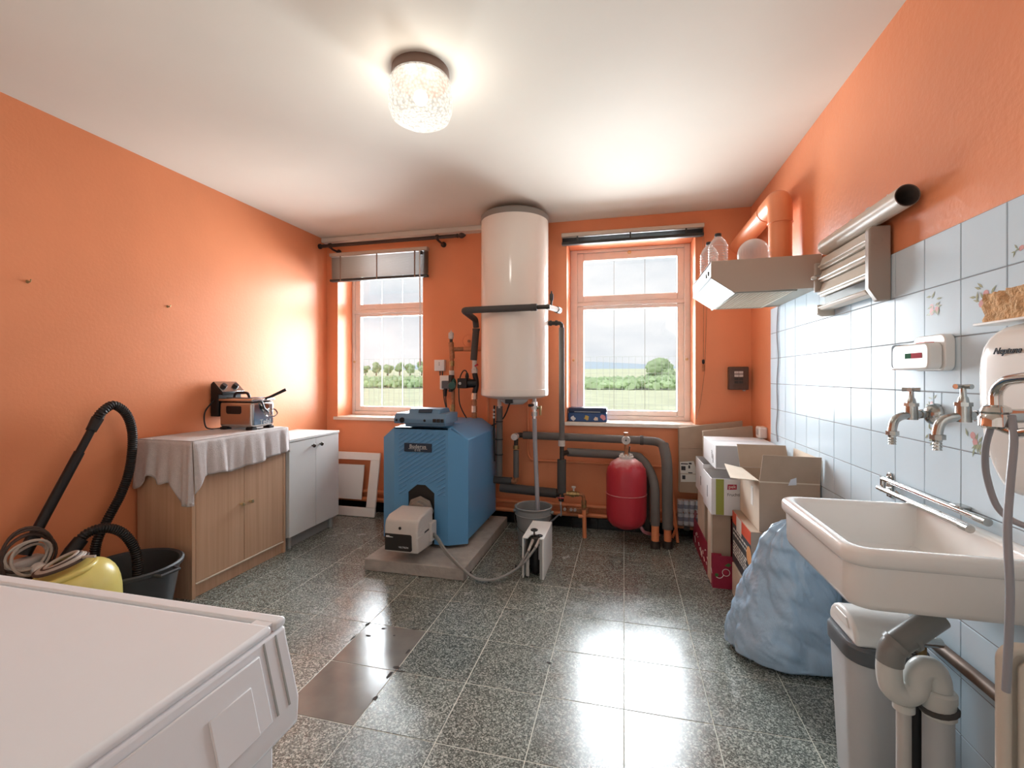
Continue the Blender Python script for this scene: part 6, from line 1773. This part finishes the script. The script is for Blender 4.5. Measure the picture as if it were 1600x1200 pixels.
# open brown carton with its flaps up
cx0, cx1, cy0_, cy1_, cz0, cz1 = .640, .902, 2.45, 2.83, .464, .706
c = thing('open_carton', 'large open brown carton with raised flaps beside the tiled wall', 'box', ((cx0 + cx1) / 2, (cy0_ + cy1_) / 2, cz0))
open_box(c, cx0, cx1, cy0_, cy1_, cz0, cz1, .005, ['card', 'card_light', 'card', 'card', 'card'])
MB().plate([(cx0, cy0_, cz1 + .002), (cx1, cy0_, cz1 + .002), (cx1 + .0, cy0_ - .018, cz1 + .132), (cx0 + .012, cy0_ - .018, cz1 + .134)], (0, .004, 0)).build('front_flap', 'card', c)
MB().plate([(cx0, cy1_ - .005, cz1 + .002), (cx1 - .01, cy1_ - .005, cz1 + .002), (cx1 - .02, cy1_ + .03, cz1 + .125), (cx0 - .01, cy1_ + .03, cz1 + .125)], (0, .004, 0)).build('back_flap', 'card', c)
MB().plate([(cx0, cy0_ + .01, cz1 + .001), (cx0, cy1_ - .05, cz1 + .001), (cx0 - .10, cy1_ - .09, cz1 + .028), (cx0 - .125, cy0_ + .02, cz1 + .006)], (0, 0, .004)).build('side_flap', 'card_light', c)
MB().plate([(cx1 - .004, cy0_ + .01, cz1), (cx1 - .004, cy1_ - .02, cz1), (cx1 + .003, cy1_ - .02, cz1 + .12), (cx1 + .003, cy0_ + .01, cz1 + .12)], (.004, 0, 0)).build('side_flap', 'card_light', c)
MB().box(cx0 + .0, cx1, cy0_ - .0012, cy0_, cz1 - .002, cz1 + .004).build('fold_line', 'card_light', c, flat=True)
MB().plate([((cx0 + cx1) / 2 - .006, cy0_ - .002, cz1 - .01), ((cx0 + cx1) / 2 + .03, cy0_ - .002, cz1 - .006), ((cx0 + cx1) / 2 + .028, cy0_ - .007, cz1 + .030), ((cx0 + cx1) / 2 + .004, cy0_ - .005, cz1 + .02)], (0, -.001, 0)).build('torn_tape', 'foil', c, flat=True)
MB().box(cx0 - .0012, cx0, 2.56, 2.60, .56, .655).build('white_label', 'white_print', c, flat=True)

# flattened cartons leaning on the back wall
def flat_stack(label, x0, x1, z0, z1, y0, n, rise, seed):
    t = thing('flattened_cartons', label, 'cardboard', ((x0 + x1) / 2, y0, z0))
    r = random.Random(seed)
    for k in range(n):
        a, b = r.uniform(-.006, .006), r.uniform(-.006, .006)
        yb = y0 + .0115 * k
        MB().plate([(x0 + a, yb - .05, z0), (x1 + a, yb - .05, z0), (x1 + b, yb, z1 + rise), (x0 + b, yb, z1)], (0, .005, 0)).build('sheet', 'card' if k % 2 == 0 else 'card_light', t)
    return t
t = flat_stack('flattened brown cartons leaning under the right sill, with a torn white label', .400, .835, .365, .835, 3.625, 4, .06, 3)
for k in range(3):
    z = .50 + .095 * k
    MB().tube([(.402, 3.5855 + .0108 * (z - .365) * 10 - .0145, z), (.83, 3.5855 + .0108 * (z - .365) * 10 - .0145, z + .005)], .0022, 6).build('crease', 'card', t)
y_ = lambda z: 3.575 + .05 * (z - .365) / .47 - .0012
lb = MB().plate([(.408, y_(.44), .44), (.515, y_(.445), .445), (.52, y_(.52), .52), (.50, y_(.59), .595), (.404, y_(.585), .585)], (0, -.001, 0)).build('white_label', 'white_print', t, flat=True)
for (a, b, w, h) in ((.418, .46, .022, .028), (.412, .525, .03, .03), (.462, .54, .012, .022), (.46, .505, .03, .008), (.41, .568, .05, .008), (.465, .57, .02, .012)):
    MB().plate([(a, y_(b) - .0022, b), (a + w, y_(b) - .0022, b), (a + w, y_(b + h) - .0022, b + h), (a, y_(b + h) - .0022, b + h)], (0, .001, 0)).build('label_print', 'ink', lb, flat=True)
flat_stack('flattened brown cartons standing in front of the leaning ones, behind the white carton', .548, .868, .50, .828, 3.50, 3, .045, 6)

# shrink wrapped pack of cans on the floor pipes
zc0 = .118
pk = thing('drinks_pack', 'shrink-wrapped pack of silver and blue cans beside the orange pipes', 'pack', (.465, 3.60, .118))
canm = P('silver_can_print', 'D8DAE6', .35, .1, var=.1, vscale=60); canb = P('navy_can_print', '7D86A0', .4, var=.15, vscale=50)
for r in range(2):
    for k in range(4):
        x = .405 + .041 * k; z = zc0 + .006 + .092 * r
        MB().lathe([(.0, 0), (.016, .0), (.0195, .006), (.0195, .03)], (x, 3.585, z), 14).build('can_base', canm, pk)
        MB().lathe([(.0196, .03), (.0196, .06)], (x, 3.585, z), 14).build('can_band', canb, pk)
        MB().lathe([(.0195, .06), (.0195, .080), (.016, .088), (0, .088)], (x, 3.585, z), 14).build('can_top', canm, pk)
MB().box(.382, .551, 3.562, 3.61, zc0, zc0 + .192).build('shrink_wrap', 'clearp', pk, bevel=.008)
m = MB().tube([(.40, 3.52, .14), (.40, 3.47, .05), (.405, 3.40, .004)], .010, 10)
t = thing('radiator_tail', 'orange painted pipe stub slanting to the floor near the pack of cans', 'pipe', (.38, 3.5, 0))
a, b = aY(1049, 760, 3.66), aZ(1059, 848, .004)
MB().tube([a, b], .011, 10).build('pipe', 'orange_pipe', t)
MB().cyl((.36, 3.60, .105), (.50, 3.60, .095), .012, n=10).build('side_pipe', 'rusty', t)
MB().cyl((.43, 3.59, .10), (.47, 3.59, .098), .018, n=8).build('nut', 'iron', t)
MB().tube([(.345, 3.60, .17), (.37, 3.55, .10), (.34, 3.50, .05)], .010, 8).build('elbow', 'orange_pipe', t)

# wall boxes
fz = aY(1152, 591, YB)
t = thing('fuse_box', 'old brown bakelite fuse box on the back wall right of window', 'fuse box', (fz.x, YB, fz.z))
MB().box(fz.x - .068, fz.x + .066, YB - .055, YB - .0005, fz.z - .085, fz.z + .085).build('housing', 'bakelite', t, bevel=.006)
for i in range(2):
    for jz in range(4):
        MB().box(fz.x - .032 + .031 * i, fz.x - .004 + .031 * i, YB - .058, YB - .054, fz.z + .034 - .024 * jz, fz.z + .052 - .024 * jz).build('window', 'dust' if jz < 2 else 'iron', t, flat=True)
MB().cyl((fz.x + .04, YB - .03, fz.z - .095), (fz.x + .04, YB - .03, fz.z - .083), .010, n=8).build('knob', 'dust', t)
for k, (z, lab) in enumerate(((.845, 'white double socket box on the right wall, upper of the two'), (.755, 'white socket box on the right wall, lower one behind the white carton'))):
    t = thing('wall_socket', lab, 'socket', (XR, 3.36, z))
    MB().box(XR - .052, XR - .0005, 3.32, 3.405, z - .036, z + .040).build('housing', 'white_plastic', t, bevel=.009, seg=3)
    MB().box(XR - .055, XR - .05, 3.335, 3.39, z - .015, z + .022).build('face', 'ltgrey', t, bevel=.003)
# cable running down over the tiles
cc = [aX(1216, 478, XT - .006), aX(1214, 520, XT - .006), aX(1216, 560, XT - .006), aX(1214, 600, XT - .006), aX(1215, 640, XT - .006), aX(1213, 668, XT - .006), aX(1215, 690, XT - .006)]
tag(MB().tube(cc, .0035, 8, sm=6).build('wall_cable', 'hose_grey'), 'grey cable running down the tiles below the hood', 'cable')
